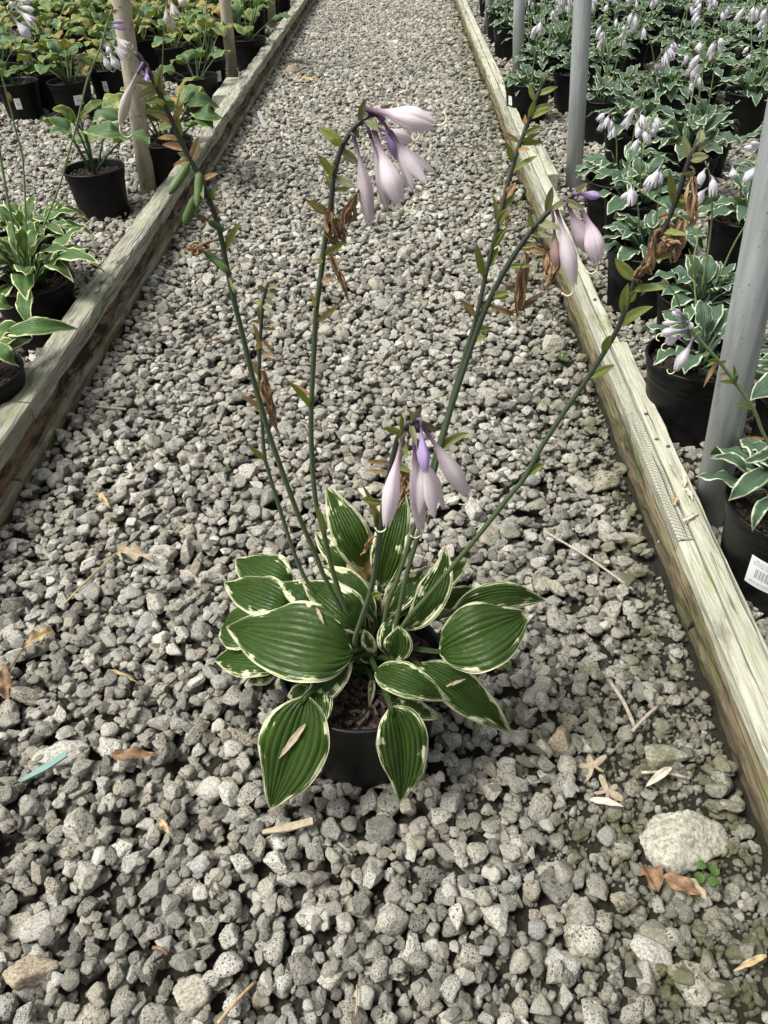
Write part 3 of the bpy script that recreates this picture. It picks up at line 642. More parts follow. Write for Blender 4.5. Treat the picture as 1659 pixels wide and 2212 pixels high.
# nails and fallen petals lie on the board top
def nail(x, y, z, parent):
    g = G(); lathe(g, [(0.0001, 0.0), (0.0028, 0.0), (0.0030, -0.0006), (0.0030, -0.003)], 12); o = obj('nail', g.mesh('nail', MAT['stick_dark']), parent, (x-parent.location[0], y-parent.location[1], z-parent.location[2])); return o
MAT['stick_dark'] = plain('rusty_nail', (0.03, 0.028, 0.026), (0.07, 0.06, 0.05), 0.6)
for px, py in [(1285, 647), (1395, 895), (1418, 950), (1443, 965)]:
    q = atz(px, py, 0.0722); nail(q[0], q[1], 0.0738, er)
def litter(name, mat, a, b, wd, label, cat, seed, z=None, kind='leaf', fold=0.5, group=None, curl=0.25, za=0.0, zb=0.0):
    A_, B_ = atz(*a, z if z is not None else 0.03), atz(*b, z if z is not None else 0.03)
    if z is None: A_[2] = hmap(A_[0], A_[1])+0.004+za; B_[2] = hmap(B_[0], B_[1])+0.004+zb
    g = G(); W = wd/ppm(A_)/2; L = np.linalg.norm(B_-A_)
    o0 = (A_+B_)/2
    if kind == 'leaf':
        leaf_geo(g, A_, o0+np.array([0, 0, L*0.08]), B_, W, nrm([0.1, -0.3, 1]), fold=fold, bulge=0.15, wave=W*curl, wf=2.5, seed=seed, nl=16, nw=8, w0=0.0008, veins=0.0003)
    elif kind == 'stick':
        tube(g, spline([A_, o0+np.array([0.001, 0.001, 0.003]), B_], 8), W, 7)
    else:
        nn = nrm(np.cross(B_-A_, (0, 0, 1)))*W; zz = np.array([0, 0, 0.0012])
        V = [A_-nn*0.5, A_+nn*0.35, o0+nn, B_+nn*0.7, B_-nn*0.9, o0-nn*0.8]; V = [v+zz for v in V]+[v-zz for v in V]
        g.add(V, [(0, 1, 2, 3, 4, 5), (11, 10, 9, 8, 7, 6)]+[(i, i+6, (i+1) % 6+6, (i+1) % 6) for i in range(6)])
    o = obj(name, g.mesh(name, MAT[mat], kind != 'shard', o0), None, tuple(o0)); tag(o, label, cat, group); return o
litter('fallen_flower', 'petal', (1478, 1052), (1470, 1018), 13, 'shrivelled white blossom on the right board by the nearest post', 'flower', 0.2, 0.076)
litter('fallen_flower', 'petal', (1478, 1055), (1496, 1080), 12, 'tan dried petal beside the white blossom on the right board', 'flower', 0.3, 0.076)
litter('fallen_flower', 'straw', (1454, 1090), (1462, 1070), 10, 'small curled tan petal left of the others on the right board', 'flower', 0.4, 0.075)
litter('fallen_flower', 'petal', (1475, 1125), (1510, 1108), 11, 'pale papery petal nearest the viewer on the right board', 'flower', 0.6, 0.076)

# ------------------------------------------------------------------ posts
def post(foot, top, r, mat, label, group):
    a, b = np.asarray(foot), np.asarray(top); d = (b-a)/(b[2]-a[2])
    o = empty('pipe_post', (a[0], a[1], 0)); tag(o, label, 'post', group)
    g = G(); C = np.array([d*z for z in np.linspace(-0.05, 2.6, 8)]); tube(g, C, r, 28); obj('pipe', g.mesh('pipe', MAT[mat]), o)
    g = G(); C2 = np.array([d*2.6, d*2.6+np.array([0, 0, 0.006])]); tube(g, C2, r*1.06, 28); obj('cap', g.mesh('cap', MAT[mat]), o)
    return o
yA = 0.885
post(aty(1526, 1130, yA)*[1, 1, 0], aty(1656, 480, yA)*1.0, 0.0222, 'steel', 'galvanized steel post nearest the viewer, right of the path', 'galvanized posts')
yB = 2.36
post(aty(1231, 440, yB)*[1, 1, 0]+[0.006, 0, 0], aty(1258, 20, yB), 0.0230, 'steel', 'galvanized steel post at the board end, second nearest on the right', 'galvanized posts')
yC = 3.62
post(aty(1117, 215, yC)*[1, 1, 0], aty(1122, 5, yC), 0.0225, 'steel', 'slim galvanized post, third on the right beside the small pot', 'galvanized posts')
post((0.452, 4.95, 0), (0.47, 4.95, 0.6), 0.0225, 'steel', 'farthest galvanized post at the top of the right board', 'galvanized posts')
yD = 2.47
post(aty(322, 418, yD)*[1, 1, 0], aty(262, 10, yD), 0.0250, 'beige', 'nearest beige pipe post leaning left behind the left board', 'beige posts')
yE = 4.02
post(aty(504, 180, yE)*[1, 1, 0], aty(486, 5, yE), 0.0250, 'beige', 'middle beige pipe post beside the wooden support block', 'beige posts')
post(aty(590, 76, 5.55)*[1, 1, 0], aty(586, 5, 5.55), 0.0250, 'beige', 'farthest beige pipe post at the top of the left board', 'beige posts')

# ------------------------------------------------------------------ pots
def pot_mesh():
    g = G(); R0, RB, H = POT_R, POT_RB, POT_H
    prof = [(0.0, 0.002), (RB-0.006, 0.002), (RB-0.001, 0.0), (RB+0.0005, 0.004)]
    for q in np.linspace(0, 1, 7)[1:]: prof.append((RB+(R0-0.0045-RB)*q, 0.004+(H-0.030)*q))
    prof += [(R0-0.0025, H-0.0255), (R0-0.0015, H-0.023), (R0-0.0008, H-0.010), (R0-0.0002, H-0.006), (R0+0.0022, H-0.005), (R0+0.0028, H-0.002), (R0+0.0016, H), (R0-0.0015, H-0.0005), (R0-0.0028, H-0.004), (R0-0.0042, H-0.03), (RB, 0.06)]
    lathe(g, prof, 48); return g.mesh('pot', MAT['pot'])
POT_ME = pot_mesh()
def soil_mesh(seed, n=26, chips=0):
    g = G(); rs = np.random.RandomState(seed); R0 = POT_R-0.0035; V = [(0, 0, POT_H-0.020)]; rings = 9
    for i in range(1, rings+1):
        for j in range(n):
            a = 2*math.pi*j/n+0.1*i; r = R0*i/rings
            V.append((r*math.cos(a), r*math.sin(a), POT_H-0.022+0.005*mnoise.noise(Vector((r*math.cos(a)*60, r*math.sin(a)*60, seed)))+0.004*(1-i/rings)))
    F = [(0, 1+j, 1+(j+1) % n) for j in range(n)]
    for i in range(rings-1):
        for j in range(n): a, b = 1+i*n, 1+(i+1)*n; F.append((a+j, b+j, b+(j+1) % n, a+(j+1) % n))
    g.add(V, F)
    for c in range(chips):
        a, r = rs.uniform(0, 6.28), R0*math.sqrt(rs.rand())*0.94; p = np.array([r*math.cos(a), r*math.sin(a), POT_H-0.017+rs.uniform(-.003, .003)])
        l, ww = rs.uniform(0.003, 0.010), rs.uniform(0.0008, 0.0025); d = nrm([rs.normal(), rs.normal(), rs.normal()*0.35]); s_ = nrm(np.cross(d, (0, 0, 1)))*ww; u_ = np.cross(s_, d)*0.6
        q = [p-d*l*0.5+s_, p-d*l*0.5-s_, p+d*l*0.5-s_*0.7, p+d*l*0.5+s_*0.5]
        g.add([x+u_ for x in q]+[x-u_ for x in q], [(0, 1, 2, 3), (7, 6, 5, 4), (0, 4, 5, 1), (1, 5, 6, 2), (2, 6, 7, 3), (3, 7, 4, 0)], mi=1)
    return g.mesh('soil', [MAT['soil'], MAT['bark']], False)
SOIL_ME = soil_mesh(3, 26, 130); SOIL_MAIN = soil_mesh(4, 40, 420)
def sticker_mesh(ang, z0, z1, width, tilt=0.0):
    g = G(); V = []; uv = []; n = 8
    for j in range(5):
        for i in range(n+1):
            q, v = i/n, j/4; z = z0+(z1-z0)*v+tilt*(q-0.5)*width
            r = POT_RB+(POT_R-0.0045-POT_RB)*(z-0.004)/(POT_H-0.030)+0.0009
            a = ang+(q-0.5)*width/r; V.append((r*math.cos(a), r*math.sin(a), z)); uv.append((q, v))
    F = [(j*(n+1)+i, j*(n+1)+i+1, (j+1)*(n+1)+i+1, (j+1)*(n+1)+i) for j in range(4) for i in range(n)]
    g.add(V, F, uv); return g.mesh('sticker', MAT['sticker'])
def add_pot(root, soil=SOIL_ME, sticker=None):
    p = obj('pot', POT_ME, root); obj('soil', soil, p)
    if sticker: obj('sticker', sticker_mesh(*sticker), p)
    return p
# ------------------------------------------------------------------ the main potted hosta
def Z5(x, y): return (411.5+0.4960*x, 1014.9+0.4960*y)
def Z1(x, y): return (0.3307*x, 0.3307*y)
def Z2(x, y): return (0.372*x, 384+0.372*y)
def Z3(x, y): return (1097.2+0.3387*x, 0.3387*y)
def Z4(x, y): return (1261.8+0.4217*x, 493.7+0.4217*y)
def Z6(x, y): return (603.5+0.2481*x, 164.6+0.2481*y)
def Z7(x, y): return (932.6+0.3638*x, 164.6+0.3638*y)
def Z8(x, y): return (740.6+0.1984*x, 850.3+0.1984*y)
def Z9(x, y): return (384+0.2852*x, 466.3+0.2852*y)
def Z11(x, y): return (0.3307*x, 1042.4+0.3307*y)
def Z12(x, y): return (1097.2+0.3386*x, 1097.2+0.3386*y)
def Z13(x, y): return (1097.2+0.3386*x, 1645.8+0.3386*y)
def Z14(x, y): return (0.3638*x, 1645.8+0.3638*y)

POTZ = 0.006
hosta = empty('potted_hosta', (MAINC[0], MAINC[1], POTZ)); tag(hosta, 'flowering hosta with white-edged dark green leaves in a black pot on the gravel path', 'potted plant')
HO = np.array([MAINC[0], MAINC[1], POTZ])
add_pot(hosta, SOIL_MAIN)
CROWN = HO+np.array([0.006, 0.008, POT_H-0.02])
# (base px, base z, mid px, mid z, tip px, tip z, width px, roll deg, extra)
LEAVES = [
 # big front leaves
 ((705, 792), .185, (440, 735), .205, (155, 682), .165, 305, 0, dict(p=.40, fold=.10, bulge=.12)),
 ((1085, 792), .175, (1270, 705), .205, (1470, 622), .195, 300, 0, dict(p=.44, fold=.10, bulge=.14, side=.10)),
 ((505, 985), .168, (445, 1210), .122, (345, 1482), .040, 240, 0, dict(p=.45, fold=.16)),
 ((872, 1035), .166, (925, 1220), .120, (912, 1456), .040, 160, 0, dict(p=.40, fold=.14)),
 ((812, 872), .165, (960, 925), .178, (1135, 1006), .150, 150, 0, dict(p=.36, fold=.12)),
 ((1000, 850), .160, (1185, 965), .145, (1400, 1148), .065, 150, 0, dict(p=.46, fold=.18)),
 # upright leaves at the back
 ((765, 430), .200, (690, 265), .260, (588, 63), .275, 165, 0, dict(p=.42)),
 ((825, 510), .190, (875, 300), .265, (935, 85), .285, 150, 0, dict(p=.42)),
 ((715, 470), .185, (625, 365), .215, (540, 265), .215, 95, 10, dict(p=.42)),
 ((805, 660), .180, (690, 500), .215, (545, 418), .205, 95, 10, dict(p=.42, side=.25)),
 ((755, 692), .185, (640, 580), .220, (480, 478), .200, 165, 0, dict(p=.42)),
 ((570, 595), .175, (480, 535), .190, (400, 488), .175, 100, 0, dict(p=.45)),
 ((445, 500), .150, (320, 445), .160, (194, 384), .120, 120, 0, dict(p=.42)),
 ((440, 600), .160, (300, 545), .168, (145, 490), .130, 125, 0, dict(p=.44)),
 ((320, 690), .140, (220, 680), .140, (130, 692), .110, 140, 0, dict(p=.5)),
 ((400, 850), .130, (250, 815), .128, (104, 830), .085, 120, 0, dict(p=.44)),
 ((390, 862), .120, (320, 890), .105, (250, 922), .080, 60, 0, dict(p=.44)),
 ((450, 880), .130, (415, 912), .120, (378, 947), .105, 40, 0, dict(p=.44)),
 ((702, 825), .175, (615, 925), .170, (556, 1032), .145, 110, 0, dict(p=.45)),
 ((560, 880), .155, (555, 1010), .160, (576, 1128), .145, 100, 0, dict(p=.48, side=-.15)),
 ((530, 930), .155, (465, 985), .150, (415, 1038), .125, 70, 0, dict(p=.45)),
 ((930, 690), .175, (1080, 545), .225, (1110, 333), .245, 145, 0, dict(p=.42, side=-.35)),
 ((900, 640), .170, (1090, 495), .200, (1212, 384), .195, 90, 0, dict(p=.46)),
 ((862, 625), .175, (945, 525), .205, (1035, 418), .215, 100, 0, dict(p=.45)),
 ((1140, 620), .175, (1360, 550), .190, (1546, 571), .150, 115, 0, dict(p=.42)),
 ((1090, 600), .160, (1170, 555), .170, (1260, 522), .160, 95, 0, dict(p=.45)),
 ((895, 1000), .155, (990, 1045), .150, (1092, 1076), .125, 75, 0, dict(p=.45)),
 ((860, 800), .155, (850, 720), .180, (893, 622), .195, 85, 0, dict(p=.45, side=.2)),
 ((885, 830), .160, (905, 755), .185, (905, 678), .200, 105, 0, dict(p=.45)),
 ((805, 825), .150, (775, 755), .175, (755, 693), .190, 50, 0, dict(p=.45)),
 ((840, 640), .170, (870, 540), .200, (905, 445), .215, 45, 15, dict(p=.45)),
 ((790, 905), .140, (788, 965), .135, (778, 1032), .125, 32, 0, dict(p=.40)),
 ((815, 640), .170, (800, 560), .195, (735, 470), .205, 60, 0, dict(p=.45)),
]
DEFECT = {2: ((500, 1108), (385, 1258), 30), 0: ((548, 600), (580, 672), 16), 5: ((1115, 942), (1200, 910), 14), 12: ((278, 463), (345, 497), 12)}
lr = random.Random(3)
for i, (pb, zb, pm, zm, pt, zt, wpx, roll, ex) in enumerate(LEAVES):
    b, m, t = atz(*Z5(*pb), zb), atz(*Z5(*pm), zm), atz(*Z5(*pt), zt)
    W = wpx*0.4960/ppm(m)/2
    toc = nrm(CAM-m); N = nrm(toc*0.62+np.array([0, 0, 0.38]))
    ax = nrm(t-b)
    if roll: N = nrm(np.array(Matrix.Rotation(R_(roll), 3, Vector(ax)) @ Vector(N)))
    W /= max(0.6, abs(float(np.dot(toc, nrm(N-ax*np.dot(N, ax))))))
    ex = dict(ex); ex.setdefault('fold', .14); ex.setdefault('bulge', .10)
    sd_ = lr.random(); g = G()
    leaf_geo(g, b, m, t, W, N, seed=sd_, nl=30, nw=38, wave=W*0.07, wf=2.2+lr.random(), veins=0.0005, droop=0.06, **ex)
    # petiole: a channelled stalk from the crown to the blade
    c0 = CROWN+np.array([lr.uniform(-.014, .014), lr.uniform(-.012, .012), -0.008]); d0 = nrm((m-b)*[1, 1, 0.6])
    mid = (c0+b)/2+np.array([0, 0, 0.012+0.1*abs(b[2]-c0[2])])-d0*0.004
    C = spline([c0, mid, b, b+(m-b)*0.25], 14); tube(g, C, np.linspace(0.0036, 0.0022, 14)*np.append(np.ones(11), [0.8, 0.5, 0.2]), 8, seed=sd_)
    lf = obj('leaf', g.mesh('leaf', MAT['leaf_main'], True, HO), hosta)
    if i in DEFECT:
        a, e, wq = DEFECT[i]; V0 = np.concatenate(g.v)[:(31*39)]
        # a withered petal lying on the blade: follow the nearest blade points
        pj = np.array([project(v) for v in V0]); A2, E2 = np.array(Z5(*a)), np.array(Z5(*e)); pts = []
        for q in np.linspace(0, 1, 6):
            tg = A2+(E2-A2)*q; j = int(np.argmin(((pj-tg)**2).sum(1))); zz = V0[j][2]; pts.append(atz(tg[0], tg[1], zz+0.0035))
        g2 = G(); leaf_geo(g2, pts[0], (pts[2]+pts[3])/2, pts[5], wq*0.496/ppm(pts[2])/2, N, fold=.3, wave=.0012, seed=.4, nl=12, nw=6, w0=0.0006)
        fp = obj('fallen_petal', g2.mesh('fallen_petal', MAT['dead_leaf_pale'], True, pts[2]), None, tuple(pts[2]))
        tag(fp, ['withered brown petal on the big left hosta leaf', '', 'long withered tan petal on the drooping lower left hosta leaf', '', '', 'brown shred on the right drooping hosta leaf'][i] if i < 6 else 'thin brown shred on the back left hosta leaf', 'petal')
# the withered upright leaf in the middle
g = G(); leaf_geo(g, atz(*Z5(762, 490), .19), atz(*Z5(745, 410), .21), atz(*Z5(752, 325), .225), .016, nrm(CAM-CROWN), fold=.4, wave=.004, seed=.5, nl=16, nw=8)
tube(g, spline([CROWN, atz(*Z5(775, 600), .16), atz(*Z5(762, 490), .19)], 8), .002, 6)
tag(obj('leaf', g.mesh('leaf', MAT['t'], True, HO), hosta), 'withered tan leaf standing among the green ones')

def make_scape(parent, org, path, y0, y1, r0, r1, atts, seed=1, matstem='stem', fmat='fl', name='flower_stem'):
    """flower stem through image points, in a plane leaning from depth y0 to y1; atts are its bracts, flowers, pods"""
    P = np.array(path, float); cl = np.concatenate([[0], np.cumsum(np.linalg.norm(np.diff(P, axis=0), axis=1))]); cl /= cl[-1]
    P3 = [aty(*p, y0+(y1-y0)*q) for p, q in zip(P, cl)]
    rr_ = random.Random(seed)
    C = spline(P3, 60); g = G(); tube(g, C, np.linspace(r0, r1, 60)*np.array([1+.07*mnoise.noise(Vector((q*.45, seed*3.3, 0))) for q in range(60)]), 9, rr_.random()); st = obj(name, g.mesh(name, MAT[matstem], True, org), parent)
    CP = np.array([project(c) for c in C])
    def near(px):
        j = int(np.argmin(((CP-np.array(px))**2).sum(1))); return j, C[j]
    for a in atts:
        kind, b, t, wpx = a[:4]; opt = a[4] if len(a) > 4 else {}
        j, c = near(b); Y = c[1]+opt.get('dy0', -0.002)
        b3 = aty(*b, Y); t3 = aty(*t, Y+opt.get('dy', rr_.uniform(-.012, .006))); L = np.linalg.norm(t3-b3)
        W = wpx/ppm(b3)/2; sd_ = rr_.random(); g = G(); toc = nrm(CAM-b3)
        if kind in 'gotb':
            ax = nrm(t3-b3); N = nrm(np.array(Matrix.Rotation(R_(rr_.uniform(-35, 35)), 3, Vector(ax)) @ Vector(toc)))
            root = c if np.linalg.norm(c-b3) < 0.02 else b3
            bend = np.array([rr_.uniform(-.04, .04), 0, rr_.uniform(-.02, .08)])*L
            leaf_geo(g, root, (root+t3)/2+bend, t3, W*1.05, N, p=.42, bb=.85, fold=.30, bulge=.12, veins=0.0001, nl=10, nw=6, wave=W*(.25 if kind == 't' else .06), seed=sd_, w0=0.0008)
            o = obj('bract', g.mesh('bract', MAT[kind], True, org), st)
        elif kind == 'p':
            ax = spline([c, b3, (b3+t3)/2, t3], 14); rr2 = W*np.array([.35, .4, .5, .75, .95, 1, 1, 1, 1, 1, .95, .85, .6, .15]); tube(g, ax, rr2, 10, sd_)
            o = obj('seed_pod', g.mesh('seed_pod', MAT['p'], True, org), st)
        elif kind == 'd':
            dried_geo(g, b3, t3, W*2, sd_, opt.get('n', 6)); tube(g, spline([c, (c+b3)/2+np.array([0, 0, 0.001]), b3], 5), 0.0008, 5, sd_)
            o = obj('dried_flower', g.mesh('dried_flower', MAT['dried'], True, org), st)
        else:
            mt = MAT[opt.get('mat', {'c': fmat, 'f': fmat, 'u': 'fl_bud'}[kind])]
            mid = (b3+t3)/2
            if 'mid' in opt: mid = aty(*opt['mid'], (b3[1]+t3[1])/2)
            ctl = [b3, b3+(mid-b3)*0.66, mid+(t3-mid)*0.34, t3]
            op = opt.get('open', 0.75) if kind == 'f' else (-1.0 if kind == 'u' else 0.0)
            petal_flower(g, ctl, W*(1.0 if kind != 'f' else 0.72), op, sd_, rot=rr_.uniform(0, 1.0), stemfrac=opt.get('sf',   .32 if kind != 'u' else .10), nl=16)
            tube(g, spline([c, (c+b3)/2+np.array([0, 0, 0.001]), b3, b3+(mid-b3)*.3], 8), 0.0011, 6, sd_, sv=np.full(8, 0.02))
            if opt.get('pistil', kind != 'u'):
                d = nrm(t3-mid); s_ = nrm(np.cross(d, toc))*opt.get('ps', rr_.choice((-1, 1)))
                tube(g, spline([mid, t3-d*0.003, t3+d*0.004+s_*0.001, t3+d*0.006+s_*0.005, t3+d*0.003+s_*0.008], 12), 0.00055, 5, 0, mi=1)
            o = obj('bud' if kind == 'u' else 'flower', g.mesh('flower', [mt, MAT['pistil']], True, org), st)
    return st
def conv(fn, lst, ws): return [(k_, fn(*b), fn(*t), wq*ws)+tuple(o) for (k_, b, t, wq, *o) in lst]
Y0 = MAINC[1]+0.006
# tall stem leaning left
B_path = [(800, 1436), (709, 1263), (682, 1198), (645, 1114), (606, 1008), (581, 937), (561, 866), (542, 800), (524, 723), (504, 643), (490, 575), (472, 489), (443, 407), (427, 374), (390, 304), (364, 245), (337, 185), (314, 142), (292, 112)]
B_att = conv(Z1, [('o', (940, 440), (870, 330), 40), ('o', (1020, 590), (880, 540), 50), ('o', (1010, 590), (890, 660), 55), ('o', (1040, 660), (945, 670), 45), ('g', (1090, 720), (1010, 650), 40), ('o', (1095, 730), (930, 725), 45), ('t', (1110, 810), (985, 745), 35), ('t', (1135, 770), (1190, 680), 45), ('g', (1130, 830), (1030, 845), 50), ('g', (1190, 920), (1155, 760), 50), ('t', (1160, 910), (1030, 905), 35), ('t', (1210, 1000), (1060, 945), 45), ('t', (1240, 1010), (1300, 890), 50), ('g', (1230, 1060), (1160, 1000), 40), ('t', (1250, 1080), (1130, 1080), 30),
 ('o', (1060, 600), (1030, 490), 45), ('o', (1000, 520), (1060, 420), 40), ('o', (1085, 640), (1060, 560), 45), ('b', (960, 450), (930, 400), 40),
 ('c', (925, 430), (785, 815), 66, dict(mat='fl_white', mid=Z1(838, 590), dy=.004)), ('u', (960, 470), (962, 530), 32, dict(pistil=False)),
 ('p', (1210, 1105), (1105, 1268), 62), ('p', (1300, 1150), (1288, 1362), 55), ('p', (1275, 1310), (1202, 1468), 68), ('p', (1440, 1495), (1358, 1440), 46), ('g', (1480, 1615), (1578, 1445), 50), ('g', (1425, 1345), (1410, 1215), 42), ('t', (1415, 1430), (1410, 1335), 50), ('t', (1335, 1165), (1425, 1135), 32), ('d', (1350, 1440), (1275, 1395), 55), ('g', (1340, 1180), (1330, 1300), 40)], .3307)
B_att += conv(Z9, [('p', (365, 405), (185, 250), 58), ('d', (200, 265), (60, 225), 95), ('d', (150, 230), (95, 320), 55), ('g', (400, 440), (425, 585), 24), ('g', (830, 2030), (885, 2160), 40)], .2852)
make_scape(hosta, HO, B_path, Y0, 0.50, .0023, .0014, B_att, 2)
A_path = [(805, 1420), (720, 1340), (660, 1250), (630, 1179), (601, 1088), (581, 1022), (571, 980), (565, 894), (561, 823), (561, 752), (565, 695), (569, 649), (579, 615)]
A_att = conv(Z9, [('o', (665, 560), (600, 538), 34), ('o', (690, 545), (768, 550), 38), ('o', (685, 590), (775, 563), 38), ('o', (665, 610), (718, 682), 38), ('o', (655, 670), (732, 735), 38), ('g', (640, 670), (592, 650), 45), ('g', (622, 805), (608, 690), 40), ('o', (640, 790), (692, 775), 36), ('b', (680, 545), (688, 500), 24), ('t', (625, 800), (548, 800), 28), ('t', (640, 860), (748, 858), 30), ('t', (612, 955), (572, 815), 34), ('t', (660, 1035), (615, 925), 50), ('t', (650, 945), (738, 1055), 28), ('t', (632, 1030), (752, 1088), 28), ('t', (600, 1200), (562, 1098), 46), ('g', (600, 1095), (600, 970), 34), ('t', (615, 1305), (570, 1225), 42), ('t', (625, 1495), (478, 1368), 46), ('d', (640, 1180), (755, 1640), 100, dict(n=7)), ('d', (645, 1250), (735, 1520), 90), ('t', (655, 1500), (690, 1470), 16), ('g', (660, 1852), (528, 1728), 40)], .2852)
make_scape(hosta, HO, A_path, Y0+.012, 0.57, .0021, .0013, A_att, 3)
C_path = [(792, 1436), (729, 1268), (699, 1149), (683, 1088), (676, 1022), (672, 937), (673, 866), (678, 766), (684, 663), (693, 599), (700, 537), (710, 475), (715, 438), (720, 388), (730, 343), (742, 311), (762, 279), (782, 261), (809, 246)]
C_att = conv(Z6, [('b', (700, 375), (765, 190), 62), ('g', (520, 600), (338, 450), 95), ('g', (530, 585), (440, 565), 70), ('g', (645, 430), (692, 540), 56), ('o', (540, 640), (692, 765), 85), ('g', (540, 770), (462, 762), 60), ('g', (445, 870), (328, 678), 75), ('g', (445, 1025), (398, 855), 52), ('o', (495, 900), (682, 975), 62), ('g', (490, 1000), (645, 968), 44), ('g', (445, 1195), (222, 1075), 70), ('t', (445, 1195), (265, 1100), 45), ('t', (515, 1245), (455, 1050), 66), ('g', (420, 1545), (575, 1438), 55), ('o', (770, 380), (865, 480), 75), ('b', (860, 300), (985, 235), 45),
 ('d', (560, 1300), (675, 975), 125, dict(n=8)), ('d', (425, 1180), (470, 1505), 130, dict(n=8)), ('d', (470, 1235), (600, 1485), 120, dict(n=8)), ('d', (500, 1450), (560, 1180), 110, dict(n=6)), ('d', (430, 1530), (632, 2025), 80, dict(n=7)), ('t', (372, 2005), (272, 1870), 46), ('t', (350, 2130), (515, 1998), 50), ('t', (385, 1780), (492, 1742), 36), ('t', (412, 1610), (346, 1578), 40),
 ('c', (742, 285), (1350, 425), 195, dict(mid=Z6(1010, 330), ps=-1)), ('u', (880, 340), (1025, 718), 98, dict(mid=Z6(955, 500), sf=.4)), ('f', (960, 480), (1235, 900), 290, dict(mid=Z6(1085, 680), open=.75, dy=.004)), ('c', (800, 430), (1140, 560), 120, dict(dy=.02, dy0=.012)), ('c', (770, 450), (935, 1155), 110, dict(mid=Z6(862, 730), dy=.006)), ('c', (825, 470), (1050, 1110), 190, dict(mid=Z6(920, 760))), ('c', (645, 520), (795, 1280), 135, dict(mid=Z6(720, 800)))], .2481)
C_att += [('g', (671, 886), (621, 824), 13), ('t', (640, 850), (622, 825), 10), ('g', (700, 1155), (679, 1090), 14)]
make_scape(hosta, HO, C_path, Y0, 0.50, .0023, .0015, C_att, 4)
D_path = [(790, 1452), (776, 1437), (766, 1387), (781, 1337), (803, 1268), (818, 1178), (826, 1108), (836, 1049), (848, 993), (860, 946), (877, 924), (893, 910)]
D_att = conv(Z8, [('o', (800, 275), (855, 135), 74), ('b', (775, 265), (712, 195), 70), ('g', (590, 420), (442, 370), 80), ('g', (585, 390), (637, 215), 46), ('o', (665, 380), (600, 490), 95), ('o', (780, 390), (805, 590), 64), ('b', (880, 320), (1045, 405), 95), ('g', (690, 500), (702, 695), 74), ('d', (690, 850), (560, 1290), 165, dict(n=9)), ('d', (650, 840), (700, 1130), 130, dict(n=7)), ('t', (530, 775), (260, 748), 50), ('t', (490, 865), (245, 832), 50), ('g', (600, 765), (755, 860), 80), ('g', (420, 1215), (196, 1148), 88), ('g', (560, 1310), (705, 1185), 70), ('t', (370, 1560), (208, 985), 84), ('g', (290, 1565), (385, 1270), 80), ('d', (330, 1560), (190, 1760), 80),
 ('c', (665, 440), (475, 1440), 195, dict(mid=Z8(560, 860), ps=1)), ('c', (775, 470), (850, 1505), 190, dict(mid=Z8(790, 820), dy=.008)), ('f', (845, 560), (945, 1240), 430, dict(mid=Z8(905, 860), open=.6)), ('u', (845, 285), (900, 862), 130, dict(mid=Z8(868, 560), sf=.3, dy=-.018)), ('c', (885, 380), (1352, 1105), 200, dict(mid=Z8(1080, 660), ps=1))], .1984)
D_att += [('g', (786, 1290), (830, 1283), 16)]
make_scape(hosta, HO, D_path, Y0-.01, 0.435, .0027, .0019, D_att, 5)
E_path = [(815, 1425), (838, 1303), (858, 1253), (898, 1129), (935, 1000), (960, 920), (988, 820), (1027, 692), (1049, 594), (1074, 492), (1107, 361), (1136, 277), (1165, 197), (1182, 165)]
E_att = conv(Z7, [('g', (610, 145), (578, 48), 32), ('g', (640, 108), (748, 63), 34), ('g', (620, 188), (738, 173), 32), ('g', (590, 245), (612, 138), 34), ('g', (600, 268), (703, 203), 32), ('t', (552, 312), (555, 228), 26), ('g', (555, 352), (663, 298), 32), ('g', (550, 384), (645, 332), 30), ('g', (545, 432), (668, 388), 34), ('t', (520, 408), (418, 338), 27), ('g', (490, 514), (437, 386), 32), ('g', (508, 553), (628, 473), 34), ('t', (530, 468), (585, 438), 26), ('t', (455, 690), (500, 630), 44), ('g', (455, 795), (497, 686), 32), ('t', (410, 795), (412, 712), 34), ('g', (390, 856), (364, 706), 33), ('g', (400, 912), (452, 793), 48), ('g', (390, 1015), (442, 908), 36), ('g', (490, 1045), (443, 900), 40), ('g', (420, 1165), (393, 1016), 42), ('g', (322, 1174), (268, 996), 44), ('t', (290, 1410), (166, 1328), 34), ('g', (285, 1392), (352, 1368), 34), ('g', (265, 1532), (367, 1490), 42), ('g', (252, 1625), (322, 1538), 36), ('o', (660, 70), (648, 0), 26), ('o', (680, 20), (722, 8), 24), ('o', (670, 40), (690, -25), 24), ('d', (455, 800), (440, 940), 36, dict(n=4))], .3638)
make_scape(hosta, HO, E_path, Y0+.004, 0.565, .0023, .0013, E_att, 6)
F_path = [(833, 1432), (853, 1362), (878, 1243), (907, 1144), (943, 1000), (970, 900), (996, 816), (1042, 685), (1085, 594), (1136, 514), (1187, 456), (1242, 419)]
